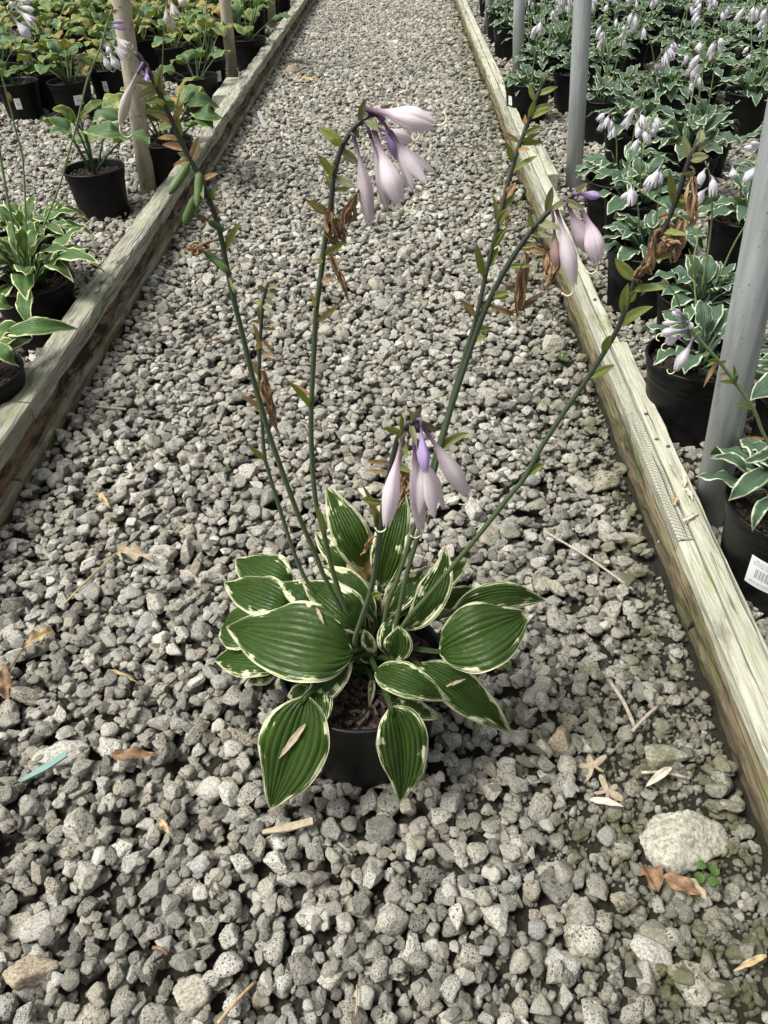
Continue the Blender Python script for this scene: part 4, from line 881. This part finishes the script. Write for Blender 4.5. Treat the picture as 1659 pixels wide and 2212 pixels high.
F_att = conv(Z7, [('b', (840, 700), (928, 638), 40), ('o', (700, 792), (802, 748), 34), ('o', (800, 745), (908, 793), 44), ('o', (655, 815), (717, 656), 44), ('o', (590, 915), (583, 806), 40), ('o', (640, 862), (763, 912), 50), ('o', (590, 945), (738, 950), 40), ('g', (540, 1000), (622, 1000), 40), ('g', (470, 1120), (603, 1126), 34), ('t', (580, 1020), (705, 1065), 44), ('d', (690, 1040), (690, 1265), 100, dict(n=7)), ('d', (700, 1050), (752, 1225), 80), ('d', (560, 1060), (490, 1545), 80, dict(n=7)), ('d', (470, 1400), (702, 1258), 56), ('d', (540, 1300), (425, 1228), 36, dict(n=4)), ('g', (362, 1312), (463, 1283), 42), ('g', (375, 1342), (463, 1308), 34), ('t', (365, 1352), (493, 1423), 32),
 ('u', (845, 697), (1000, 712), 48, dict(sf=.2, pistil=False)), ('c', (805, 752), (945, 1048), 108, dict(mid=Z7(852, 870), dy=.004)), ('c', (885, 785), (985, 1108), 112, dict(mid=Z7(948, 900), ps=1)), ('c', (742, 798), (842, 1242), 98, dict(mid=Z7(790, 950), dy=-.01)), ('c', (720, 830), (745, 1150), 70, dict(mat='fl_pink'))], .3638)
F_att += [('g', (962, 975), (1014, 935), 18)]
make_scape(hosta, HO, F_path, Y0+.002, 0.50, .0024, .0016, F_att, 7)
G_path = [(828, 1438), (873, 1347), (927, 1283), (1031, 1159), (1106, 1064), (1131, 1035), (1170, 965), (1220, 888), (1267, 820), (1336, 707), (1373, 601), (1424, 514), (1460, 434), (1489, 346), (1511, 308)]
G_att = conv(Z7, [('o', (1540, 482), (1493, 346), 46), ('o', (1600, 402), (1602, 316), 46), ('o', (1590, 442), (1660, 388), 44), ('o', (1565, 512), (1645, 478), 56), ('o', (1500, 570), (1570, 570), 46), ('g', (1420, 735), (1408, 556), 46), ('g', (1445, 742), (1548, 738), 46), ('g', (1440, 802), (1563, 788), 40), ('t', (1400, 830), (1338, 850), 36), ('g', (1430, 932), (1515, 945), 36), ('g', (1195, 1232), (1088, 1082), 64), ('g', (1300, 1112), (1448, 1058), 54), ('g', (1120, 1402), (1167, 1228), 56), ('g', (1150, 1372), (1217, 1278), 50), ('g', (1210, 1292), (1393, 1265), 48), ('g', (1115, 1505), (1313, 1368), 60), ('g', (985, 1662), (1062, 1538), 48), ('g', (945, 1812), (1088, 1713), 54), ('d', (1560, 560), (1530, 955), 84, dict(n=7)), ('d', (1490, 850), (1430, 1115), 90, dict(n=7)), ('d', (1440, 890), (1240, 1135), 130, dict(n=9)), ('d', (1330, 920), (1290, 1185), 90, dict(n=7)), ('d', (1200, 1205), (1300, 1115), 70), ('d', (1370, 965), (1490, 1000), 76), ('o', (1500, 660), (1600, 650), 40), ('u', (1430, 690), (1440, 660), 22, dict(pistil=False)), ('d', (1250, 1230), (1195, 1210), 40, dict(n=4))], .3638)
G_att += [('g', (1133, 1028), (1176, 1004), 20)]
make_scape(hosta, HO, G_path, Y0, 0.50, .0024, .0015, G_att, 8)
# the fallen blossom at the crown
litter('fallen_flower', 'petal', Z5(730, 820), Z5(815, 858), 16, 'pale lilac blossom fallen onto the soil of the potted hosta', 'flower', .7, z=.145)
# ------------------------------------------------------------------ neighbouring plants
def proto_plant(seed, nleaf, blade, width, elev, pet, mat, wave, broad=False, nscape=0, sh=0.35, p=.42, fl=8):
    rs = random.Random(seed); leaves = []; off = rs.uniform(0, 6.28)
    for i in range(nleaf):
        q = (i+.5)/nleaf; az = off+i*2.39996+rs.uniform(-.3, .3); inner = 1-q
        el_ = elev[0]+(elev[1]-elev[0])*inner+rs.uniform(-.12, .12); L = blade*rs.uniform(.75, 1.15)*(1-.35*inner*inner); W = width*rs.uniform(.8, 1.15)*(1-.3*inner*inner)/2
        d = np.array([math.cos(az), math.sin(az), 0]); up = np.array([0, 0, 1.0])
        pl_ = pet*rs.uniform(.7, 1.2); b0 = d*rs.uniform(.004, .016)+up*(POT_H-.022); b = b0+(d*math.cos(el_)+up*math.sin(el_))*pl_
        el2 = el_-rs.uniform(.15, .45); m = b+(d*math.cos(el2)+up*math.sin(el2))*L*.5; el3 = el2-rs.uniform(.5, 1.1); t = m+(d*math.cos(el3)+up*math.sin(el3))*L*.5
        N = nrm(-d*math.sin(el2)+up*math.cos(el2)+np.array([rs.uniform(-.3, .3), rs.uniform(-.3, .3), 0]))
        g = G(); sd_ = rs.random()
        leaf_geo(g, b, m, t, W, N, p=p, bb=(.75 if broad else .95), fold=.18, bulge=.10, nl=12, nw=8, wave=W*wave, wf=2.5, seed=sd_, w0=.0022, veins=.0004, droop=.1)
        tube(g, spline([b0, (b0+b)/2+up*.004, b, b+(m-b)*.3], 7), np.linspace(.0032, .0016, 7), 5, sd_)
        leaves.append(g)
    scapes = []
    for k_ in range(nscape):
        az = rs.uniform(0, 6.28); h = sh*rs.uniform(.75, 1.2); lean = rs.uniform(.1, .4)*h; d = np.array([math.cos(az), math.sin(az), 0])
        P3 = [np.array([0, 0, POT_H-.02])+d*.006, d*lean*.35+np.array([0, 0, POT_H+h*.5]), d*lean*.8+np.array([0, 0, POT_H+h*.85]), d*lean*1.2+np.array([0, 0, POT_H+h])]
        g = G(); C = spline(P3, 16); tube(g, C, np.linspace(.0020, .0011, 16), 5); fls = []
        nf = rs.randint(max(2, fl-3), fl+2)
        for f in range(nf):
            q = .62+.38*(f+rs.random())/nf; c = C[min(15, int(q*15))]; a2 = az+rs.uniform(-1.6, 1.6); dd = np.array([math.cos(a2), math.sin(a2), 0])
            l = rs.uniform(.034, .048); tip = c+dd*l*rs.uniform(.35, .7)+np.array([0, 0, -l*rs.uniform(.4, .85)]); bs = c+dd*.006
            gg = G(); petal_flower(gg, [bs, bs+(tip-bs)*.3+np.array([0, 0, .004]), (bs+tip)/2+np.array([0, 0, .003]), tip], .0066, rs.choice((0, .4, .7)), rs.random(), nl=8, nu=2, stemfrac=.25)
            tube(gg, [c, bs], .0008, 4, sv=[.3, .3]); fls.append(gg)
        for f in range(rs.randint(4, 8)):
            q = rs.uniform(.4, 1); c = C[min(15, int(q*15))]; a2 = rs.uniform(0, 6.28); tip = c+np.array([math.cos(a2), math.sin(a2), .4])*rs.uniform(.008, .016)
            leaf_geo(g, c, (c+tip)/2, tip, .0026, nrm([rs.uniform(-1, 1), -.5, .6]), nl=3, nw=2, veins=0, w0=.0005)
        scapes.append((g, fls))
    lm = [g.mesh('leaf', mat) for g in leaves]
    jg = G()
    for g in leaves: jg.merge(g)
    sm = [(g.mesh('flower_stem', MAT['stem_far']), [f.mesh('flower', MAT['fl_far']) for f in fls]) for g, fls in scapes]
    return dict(leaves=lm, foliage=jg.mesh('foliage', mat), scapes=sm)
PB = [proto_plant(40+i, [30, 24, 34, 28, 20, 32, 26, 36][i], [.080, .085, .072, .078, .088, .07, .082, .076][i], .039, (.40, 1.35), .046, MAT['leaf_right'], .20, nscape=[2, 3, 2, 2, 3, 1, 4, 2][i], sh=.20, fl=5) for i in range(8)]
PC = [proto_plant(60+i, 42, .115, .034, (.45, 1.4), .050, MAT['leaf_left'], .25, nscape=0) for i in range(2)]
PD = [proto_plant(80+i, [13, 8, 15, 11][i], .095, .078, (.62, 1.35), .105, MAT['leaf_broad'], .14, broad=True, p=.36, nscape=[1, 0, 0, 1][i], sh=.32, fl=5) for i in range(4)]
pr2 = random.Random(9)
PC0 = dict(leaves=PC[0]['leaves'][::4], scapes=[])
ROOT_L = []
def place(proto, xy, rz, label, group, near=True, sticker=None, scl=1.0, scapes=True, name='potted_hosta', cat='potted plant', z=0.008):
    r = empty(name, (xy[0], xy[1], z), rz); tag(r, label, cat, group)
    p_ = obj('pot', POT_ME, r); obj('soil', SOIL_ME, p_)
    if sticker:
        s = list(sticker); s[0] -= rz; obj('sticker', sticker_mesh(*s), p_)
    if near:
        fs = pr2.uniform(.90, 1.14)
        for me in proto['leaves']:
            if pr2.random() < .14: continue
            o = obj('leaf', me, r); q = fs*pr2.uniform(.92, 1.08); o.scale = (q, q, fs*pr2.uniform(.94, 1.08)); o.rotation_euler = (0, 0, pr2.uniform(-.25, .25))
    else: obj('foliage', proto['foliage'], r)['kind'] = 'stuff'
    if scapes:
        for sme, fl in proto['scapes']:
            if pr2.random() < .2: continue
            st = obj('flower_stem', sme, r); st.rotation_euler = (pr2.uniform(-.12, .12), pr2.uniform(-.12, .12), pr2.uniform(0, 6.28)); st.scale = (1, 1, pr2.uniform(.85, 1.15))
            for f in fl:
                if pr2.random() > .12: obj('flower', f, st)
    return r
RL = ['variegated hosta in a labelled black pot at the right edge beside the near board', 'flowering variegated hosta in the black pot left of the nearest steel post', 'variegated hosta in the black pot behind the one beside the nearest steel post', 'variegated hosta partly hidden right of the nearest steel post', 'variegated hosta in the black pot at the right edge above the nearest steel post', 'variegated hosta crowded just in front of the second steel post pot', 'flowering variegated hosta right of the second steel post', 'small variegated hosta in a black pot between the board and the third post']
rots = [2.2, 0.6, 1.4, 3.0, 5.2, 0.2, 4.1, 2.7]
GR = 'variegated hostas in black pots right of the path'
ROOT_R = []
for i, (xy, lb) in enumerate(zip(right_pos, RL)):
    toc = math.atan2(-xy[1], -xy[0])
    ROOT_R.append(place(PB[i % 5], xy, rots[i], lb, GR, True, (toc-0.10, .045, .093, .040, -.15) if i == 0 else ((toc-.9, .07, .1, .02) if i == 7 else None), scapes=i not in (0, 1, 3)))
ORD = 'first second third fourth fifth sixth seventh eighth ninth tenth eleventh twelfth thirteenth fourteenth fifteenth sixteenth seventeenth eighteenth nineteenth twentieth'.split()
def where(xy, lst, what, bed):
    rows = sorted({ROWOF[q] for q in lst}); mates = sorted([q for q in lst if ROWOF[q] == ROWOF[xy]], key=lambda q: abs(q[0]))
    return '%s, %s from the path in the %s row of the %s bed' % (what, ORD[mates.index(xy)], ORD[min(19, rows.index(ROWOF[xy]))] if rows.index(ROWOF[xy]) < 20 else 'twenty-'+ORD[rows.index(ROWOF[xy])-20], bed)
right_far.sort(key=lambda q: q[1])
for i, xy in enumerate(right_far):
    place(PB[pr2.randrange(8)], xy, pr2.uniform(0, 6.28), where(xy, right_far, 'variegated hosta', 'crowded right'), 'crowded flowering hostas in the right bed', True)
LLb = ['variegated hosta at the left edge reaching one leaf over the timber edging', 'narrow-leaved variegated hosta in the nearest whole black pot left of the timber edging', 'bushy narrow-leaved variegated hosta behind the nearest left pot', 'sparse broad-leaved hosta alone in a black pot left of the beige post', 'broad-leaved hosta with yellow margins behind the nearest beige post', 'broad-leaved hosta in a labelled pot at the far left edge', 'broad-leaved hosta in the pot with a square white label', 'broad-leaved hosta squeezed between two labelled pots', 'broad-leaved hosta with a narrow label left of the beige post', 'yellowing broad-leaved hosta in the pot by the support block', 'broad-leaved hosta in a labelled pot just behind the one by the support block', 'dark green hosta in a pot between the two farther beige posts']
for i, (xy, lb) in enumerate(zip(left_pos, LLb)):
    toc = math.atan2(-xy[1], -xy[0])
    pro = PC0 if i == 0 else PC[i % 2] if i < 3 else PD[{3: 1, 4: 2}.get(i, i % 4)]
    stk = {5: (toc-.25, .05, .09, .024), 6: (toc+.25, .06, .095, .034), 8: (toc-.3, .06, .1, .020), 10: (toc+.6, .06, .1, .022)}.get(i)
    ROOT_L.append(place(pro, xy, [1.0, .4, 2.2, .9, 2.5, 0, 1.2, 4, 5, 2.2, .8, 3][i], lb, 'hostas in black pots left of the path', True, stk, scapes=i > 4))
for i, xy in enumerate(left_far):
    place(PD[pr2.choice((0, 2, 3, 2))], xy, pr2.uniform(0, 6.28), where(xy, left_far, 'yellowing broad-leaved hosta', 'back left'), 'broad-leaved hostas in the back rows on the left', True)
# flower stems of near neighbours, traced where they stand
def local_scape(root, path, y0, y1, atts, seed, r0=.0022, r1=.0013, fm='fl_far'):
    st = make_scape(root, np.array(root.location), path, y0, y1, r0, r1, atts, seed, 'stem_far', fm)
    st.matrix_parent_inverse = Matrix.Rotation(-root.rotation_euler[2], 4, 'Z'); return st

def px_leaf(root, b, zb, m, zm, t, zt, wpx, mat, seed, base=None, **ex):
    org = np.array(root.location); B_, M_, T_ = atz(*b, zb), atz(*m, zm), atz(*t, zt); g = G()
    leaf_geo(g, B_, M_, T_, wpx/ppm(M_)/2, nrm(nrm(CAM-M_)*.55+np.array([0, 0, .45])), seed=seed, nl=20, nw=12, fold=.14, wave=.0015, veins=.0005, **ex)
    c0 = org+np.array([0, 0, POT_H-.02]); tube(g, spline([c0, (c0+B_)/2+np.array([0, 0, .02]), B_, B_+(M_-B_)*.25], 12), np.linspace(.0034, .0016, 12), 7, seed)
    o = obj('leaf', g.mesh('leaf', MAT[mat], True, org), root); o.matrix_parent_inverse = Matrix.Rotation(-root.rotation_euler[2], 4, 'Z'); return o
P0 = ROOT_L[0]
px_leaf(P0, Z2(20, 912), .19, Z2(240, 862), .215, Z2(466, 880), .175, 42, 'leaf_left', .3)
px_leaf(P0, Z2(-60, 960), .18, Z2(30, 1020), .19, Z2(112, 1102), .15, 36, 'leaf_left', .6)
px_leaf(P0, Z2(-20, 960), .17, Z2(70, 955), .18, Z2(190, 935), .15, 36, 'leaf_left', .8)
px_leaf(P0, Z2(-80, 700), .22, Z2(0, 720), .23, Z2(75, 750), .21, 40, 'leaf_left', .15)
R2 = ROOT_R[0]
for a in [((830, 1250), .19, (760, 1175), .205, (640, 1180), .18, 26, .2), ((960, 1230), .18, (850, 1300), .195, (737, 1395), .165, 44, .4), ((960, 1380), .17, (900, 1440), .18, (862, 1552), .155, 28, .6), ((980, 1100), .2, (900, 1170), .21, (800, 1190), .19, 24, .7)]:
    px_leaf(R2, Z4(*a[0]), a[1], Z4(*a[2]), a[3], Z4(*a[4]), a[5], a[6], 'leaf_right', a[7])
local_scape(R2, [(1735, 1060), Z4(942, 1095), Z4(870, 930), Z4(780, 800), Z4(690, 680), Z4(600, 580), Z4(530, 500), Z4(505, 440)], .77, .74,
  conv(Z4, [('c', (525, 515), (398, 535), 46), ('c', (505, 550), (418, 585), 48), ('c', (555, 570), (468, 727), 58, dict(mid=Z4(525, 630))), ('c', (530, 480), (548, 505), 38), ('u', (500, 460), (450, 425), 26, dict(mat='fl_far', pistil=False)), ('u', (495, 480), (400, 485), 26, dict(mat='fl_far', pistil=False)), ('u', (505, 445), (470, 415), 22, dict(mat='fl_far', pistil=False)),
   ('o', (640, 640), (608, 660), 22), ('g', (690, 680), (625, 680), 20), ('g', (680, 690), (630, 705), 18), ('g', (700, 690), (730, 680), 18), ('g', (720, 720), (735, 740), 16), ('t', (760, 740), (690, 750), 20), ('g', (770, 780), (690, 785), 20), ('g', (770, 790), (765, 700), 18), ('p', (770, 790), (785, 745), 20), ('t', (640, 705), (612, 812), 20), ('g', (860, 925), (778, 895), 20), ('t', (935, 1078), (820, 1075), 16), ('o', (570, 540), (600, 530), 20), ('o', (590, 560), (560, 575), 20)], .4217), 21, .0022, .0014)
local_scape(ROOT_R[1], [(1500, 775), Z4(510, 500), Z4(480, 370), Z4(440, 305), Z4(405, 285)], 1.15, 1.10, conv(Z4, [('o', (420, 290), (382, 282), 22), ('o', (425, 295), (395, 262), 20), ('g', (430, 300), (390, 300), 18)], .4217), 22, .0014, .001)
local_scape(ROOT_R[1], [(1512, 760), Z4(560, 200), Z4(562, 0), Z3(830, 1200), Z3(770, 1000)], 1.2, 1.3, conv(Z4, [('g', (565, 260), (588, 180), 14), ('g', (560, 240), (535, 100), 12)], .4217), 26, .0016, .001)
local_scape(ROOT_R[4], [(1612, 470), (1622, 400), (1640, 335), (1655, 310), (1668, 300)], 1.72, 1.60,
  conv(Z3, [('u', (1640, 940), (1505, 942), 34, dict(mat='fl_far')), ('u', (1640, 925), (1545, 910), 28, dict(mat='fl_far')), ('c', (1640, 1010), (1505, 1160), 60), ('c', (1660, 1040), (1600, 1190), 60), ('c', (1430, 1040), (1440, 1140), 50, dict(dy0=.02))], .3387), 23)
local_scape(ROOT_L[2], [(90, 500), Z1(390, 1210), Z1(440, 1030), Z1(500, 820), Z1(560, 560), Z1(610, 420), Z1(660, 300), Z1(700, 160), Z1(735, 60)], 1.72, 1.55,
  conv(Z1, [('c', (660, 330), (718, 452), 46), ('c', (700, 320), (775, 446), 56), ('f', (720, 280), (815, 370), 66), ('f', (725, 225), (838, 310), 66), ('c', (690, 290), (720, 345), 40), ('u', (715, 180), (832, 186), 26), ('u', (715, 150), (808, 140), 26), ('b', (705, 110), (650, 78), 26), ('b', (715, 80), (775, 70), 24), ('b', (730, 60), (720, 20), 22), ('g', (590, 450), (590, 370), 28), ('g', (505, 790), (580, 715), 34), ('o', (570, 480), (545, 460), 26)], .3307), 24)
local_scape(ROOT_L[1], [(60, 600), Z1(155, 1110), Z1(110, 880), Z1(50, 640), Z1(5, 480), Z1(-60, 300)], 1.50, 1.40, conv(Z1, [('t', (50, 600), (75, 665), 28), ('g', (12, 500), (35, 440), 26)], .3307), 25, .0018, .0012)
local_scape(ROOT_L[1], [(50, 605), Z1(0, 1000), Z1(-45, 500), Z1(-30, 260), Z1(20, 120), Z1(60, 90), Z1(100, 30), Z1(120, -20)], 1.50, 1.36,
  conv(Z1, [('c', (75, 100), (192, 248), 66), ('f', (95, 50), (222, 150), 72), ('u', (110, 40), (224, 66), 36, dict(mat='fl_far')), ('c', (110, 20), (62, 30), 30), ('c', (110, 5), (200, 5), 40)], .3307), 27)
local_scape(ROOT_L[4], [(357, 320), Z1(1062, 520), Z1(1065, 300), Z1(1075, 110), Z1(1095, 0), Z1(1105, -60)], 2.55, 2.46,
  conv(Z1, [('c', (1085, 20), (1088, 158), 38, dict(mat='fl_white')), ('c', (1110, 60), (1130, 200), 42, dict(mat='fl_white')), ('f', (1110, -20), (1145, 100), 70, dict(mat='fl_white')), ('c', (1140, -40), (1210, 35), 50, dict(mat='fl_white'))], .3307), 28, .002, .0014)
local_scape(ROOT_L[9], [(425, 175), Z1(1340, 220), Z1(1348, 60), Z1(1350, -60)], 3.5, 3.45, [], 29, .002, .0016)
px_leaf(ROOT_L[3], Z1(560, 850), .25, Z1(700, 850), .275, Z1(825, 870), .25, 44, 'leaf_broad', .3, p=.4, bb=.6)
px_leaf(ROOT_L[3], Z1(480, 800), .27, Z1(430, 730), .30, Z1(342, 715), .31, 26, 'leaf_broad', .62, p=.4, bb=.6)
px_leaf(ROOT_L[3], Z1(520, 760), .28, Z1(600, 690), .31, Z1(682, 658), .31, 20, 'leaf_broad', .55, p=.4, bb=.6)
px_leaf(ROOT_L[4], Z1(1270, 740), .22, Z1(1360, 735), .235, Z1(1455, 772), .2, 42, 'leaf_broad', .4, p=.42, bb=.6)
px_leaf(ROOT_L[4], Z1(1230, 690), .24, Z1(1320, 650), .26, Z1(1440, 710), .22, 34, 'leaf_broad', .35, p=.42, bb=.6)

# ------------------------------------------------------------------ large stones and litter on the path
def big_stone(px, py, wpx, asp, thick, mat, seed, pits, rz=0.0, thing=None, sub=4, tilt=(0, 0), sink=.35):
    q = atz(px, py, .02); r = wpx/ppm(q)/2; q[2] = max(r*thick*.45, hmap(q[0], q[1])*.6+r*thick*sink)
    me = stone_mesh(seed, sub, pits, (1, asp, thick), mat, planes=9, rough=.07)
    o = obj('boulder' if thing else 'stone', me, None if thing else ground, tuple(q)); o.scale = (r*1.1,)*3; o.rotation_euler = (tilt[0], tilt[1], rz)
    if thing: tag(o, thing, 'rock')
    return o
big_stone(1485, 1806, 132, .82, .72, 'boulder', 905, False, .25, 'large pale pitted limestone rock beside the right board', 5, (.15, .1))
for a in BIG:
    big_stone(*a[:6], a[6], bool(a[7]), a[8])
GL = 'dead leaves lying on the gravel'
d1 = litter('dead_leaf', 'dead_leaf_pale', Z11(760, 440), Z11(1005, 515), 30, 'curled tan dead leaf with a long straw stalk, left of the potted hosta', 'leaf', .31, fold=.8, curl=.9, za=.012, zb=.006, group=GL)
litter('straw_stalk', 'straw', Z11(760, 438), Z11(410, 772), 4, 'pale straw stalk running from the curled dead leaf', 'stalk', .2, kind='stick', za=.012, zb=.006)
litter('dead_leaf', 'straw', Z11(345, 970), Z11(150, 1080), 24, 'folded tan dead leaf near the left edge of the path', 'leaf', .41, fold=.9, curl=.6, za=.014, zb=.008, group=GL)
litter('straw_stalk', 'dead_leaf', Z11(150, 1080), Z11(40, 1225), 4, 'brown stalk beside the folded dead leaf at the left edge', 'stalk', .2, kind='stick', za=.008, zb=.01)
litter('dead_leaf', 'dead_leaf', Z11(25, 1205), Z11(40, 1405), 32, 'orange-brown curled leaf cut by the left edge of the photo', 'leaf', .51, fold=.7, curl=.9, za=.012, zb=.006, group=GL)
litter('dead_leaf', 'dead_leaf', Z11(735, 1800), Z11(1032, 1778), 24, 'rust-brown rolled leaf below the drooping left hosta leaf', 'leaf', .61, fold=.8, curl=.8, za=.008, zb=.01, group=GL)
litter('dead_leaf', 'straw', Z11(640, 72), Z11(722, 172), 11, 'small orange-tan shred near the left board', 'leaf', .71, fold=.6, curl=.8, za=.008, zb=.008, group=GL)
litter('dead_leaf', 'straw', Z11(715, 1212), Z11(890, 1265), 7, 'thin tan shred among the stones left of the pot', 'leaf', .75, fold=.6, curl=.8, za=.008, zb=.008, group=GL)
litter('plastic_shard', 'shard', Z11(135, 1918), Z11(452, 1805), 20, 'sea-green plastic shard on the gravel at lower left', 'shard', .1, kind='shard', za=.012, zb=.014)
litter('wood_chip', 'dead_leaf_pale', (566, 1797), (676, 1776), 20, 'flat bleached wood chip in front of the black pot', 'wood', .1, kind='shard', za=.006, zb=.010)
litter('twig', 'stick', Z12(230, 160), Z12(808, 492), 5, 'long thin grey twig right of the hosta', 'twig', .1, kind='stick', za=.010, zb=.008)
litter('twig', 'stick', Z12(660, 1088), Z12(822, 1348), 9, 'stout pale twig piece pointing at the board', 'twig', .1, kind='stick', za=.008, zb=.006)
litter('twig', 'stick', Z12(965, 1228), Z12(800, 1394), 8, 'short twig touching the end of the stout twig', 'twig', .1, kind='stick', za=.009, zb=.006)
litter('twig', 'stick', Z12(865, 1638), Z12(1162, 1662), 7, 'straight twig lying above the large pale rock', 'twig', .1, kind='stick', za=.008, zb=.008)
litter('fallen_flower', 'petal', Z12(1050, 1632), Z12(893, 1734), 17, 'dry white blossom crossing the twig above the large rock', 'flower', .2, za=.016, zb=.01)
litter('fallen_flower', 'petal', Z12(535, 1812), Z12(748, 1868), 15, 'dry cream blossom left of the large rock', 'flower', .3, za=.01, zb=.008)
litter('dead_leaf', 'dead_leaf', Z13(890, 625), Z13(965, 815), 48, 'broad brown ribbed leaf curled below the large rock', 'leaf', .22, fold=.6, curl=.35, za=.01, zb=.014, group=GL)
litter('dead_leaf', 'dead_leaf', Z13(985, 720), Z13(1250, 815), 34, 'dark ruffled brown leaf touching the large rock', 'leaf', .27, fold=.5, curl=.5, za=.014, zb=.008, group=GL)
litter('dead_leaf', 'dead_leaf_pale', Z13(1130, 690), Z13(1300, 840), 22, 'bleached grey leaf strip below the large rock', 'leaf', .37, fold=.5, curl=.5, za=.008, zb=.006, group=GL)
litter('straw_stalk', 'straw', Z14(1512, 1290), Z14(1296, 1560), 7, 'yellow straw stalk at the bottom edge of the photo', 'stalk', .2, kind='stick', za=.010, zb=.008)
litter('dead_leaf', 'straw', Z13(1665, 1205), Z13(1475, 1275), 14, 'ochre leaf strip at the lower right edge', 'leaf', .47, fold=.4, curl=.5, za=.012, zb=.004, group=GL)
litter('wood_chip', 'dead_leaf', Z14(903, 1095), Z14(988, 1128), 8, 'small reddish splinter at the bottom left', 'wood', .2, kind='stick', za=.008, zb=.008)
litter('dead_leaf', 'straw', Z14(940, 328), Z14(1012, 425), 13, 'small orange curl below the rolled rust-brown leaf', 'leaf', .57, fold=.6, curl=.8, za=.008, zb=.008, group=GL)
litter('dead_leaf', 'straw', (640, 176), (692, 170), 12, 'orange-brown leaf far up the path by the left board', 'leaf', .67, fold=.3, curl=.5, za=.008, zb=.008, group=GL)
litter('wood_chip', 'dead_leaf_pale', (210, 884), (270, 876), 8, 'pale flat splinter beside the left board', 'wood', .2, kind='shard', za=.01, zb=.01)
litter('wood_chip', 'dead_leaf', (441, 742), (466, 732), 7, 'reddish wood splinter left of the tall stems', 'wood', .2, kind='shard', za=.01, zb=.01)
litter('straw_stalk', 'straw', (770, 2125), (768, 2190), 4, 'short pale stalk at the bottom centre', 'stalk', .2, kind='stick', za=.008, zb=.006)
def lobed_leaf(cx_, cy_, rad, rz, label):
    q = atz(cx_, cy_, .02); q[2] = hmap(q[0], q[1])+.008; r = rad/ppm(q); V = [(0, 0, .004)]; n = 44
    for i in range(n):
        a = 2*math.pi*i/n; rr = r*(.30+.70*abs(math.cos(2.5*a))**2.2)*(1+.12*math.sin(7*a+rz)); V.append((rr*math.cos(a+rz), rr*math.sin(a+rz)*.8, .004*math.sin(3*a+rz)+.006*(rr/r)*math.cos(a)))
    g = G(); g.add(V, [(0, 1+i, 1+(i+1) % n) for i in range(n)]); tag(obj('dead_leaf', g.mesh('dead_leaf', MAT['dead_leaf_pale']), None, tuple(q)), label, 'leaf', GL)
lobed_leaf(*Z12(545, 1620), 34, .5, 'bleached lobed oak leaf on the gravel right of the pot')
lobed_leaf(*Z12(650, 1775), 36, 2.0, 'grey tattered oak leaf below the bleached lobed one')
def seedling(px, py, rad, n, label):
    q = atz(px, py, .02); q[2] = max(.012, hmap(q[0], q[1])*.6); root = empty('seedling', tuple(q)); tag(root, label, 'weed', 'green seedlings between the stones'); r = rad/ppm(q)
    for i in range(n):
        a = i*2*math.pi/n+.4; c = np.array([math.cos(a)*r*1.1, math.sin(a)*r*1.1, .008+.002*(i % 2)]); g = G(); V = [c]
        for j in range(14):
            b = 2*math.pi*j/14; rr = r*.62*(1-.35*max(0, math.cos(b))**12); V.append(c+np.array([math.cos(b+a)*rr, math.sin(b+a)*rr, .0012*math.cos(2*b)]))
        g.add(V, [(0, 1+j, 1+(j+1) % 14) for j in range(14)]); tube(g, [(0, 0, -.004), c], .0005, 5); obj('leaf', g.mesh('leaf', MAT['clover']), root)
seedling(*Z13(1270, 715), 18, 4, 'round-leaved green seedling below the large rock')
seedling(1091, 1437, 9, 5, 'small green weed right of the potted hosta'); seedling(*Z11(1290, 745), 8, 4, 'tiny green weed left of the potted hosta')
seedling(1212, 770, 9, 5, 'small green weed near the right board'); seedling(482, 1008, 8, 3, 'tiny green sprout left of the flower stems')
q0 = atz(572, 276, .02); q1 = aty(558, 240, q0[1]+.004); g = G(); dv = q1-q0; sv_ = np.array([.0075, 0, 0]); tv = np.array([0, .0009, 0])
V = [q0-sv_, q0+sv_, q0+dv*.85+sv_, q0+dv+sv_*.4, q0+dv-sv_*.4, q0+dv*.85-sv_]; V = [v-tv for v in V]+[v+tv for v in V]
g.add(V, [(0, 1, 2, 3, 4, 5), (11, 10, 9, 8, 7, 6)]+[(i, i+6, (i+1) % 6+6, (i+1) % 6) for i in range(6)])
tag(obj('plant_tag', g.mesh('plant_tag', MAT['white_plastic'], False, q0), None, tuple(q0)), 'white plastic plant tag stuck in the gravel by the left board', 'tag')
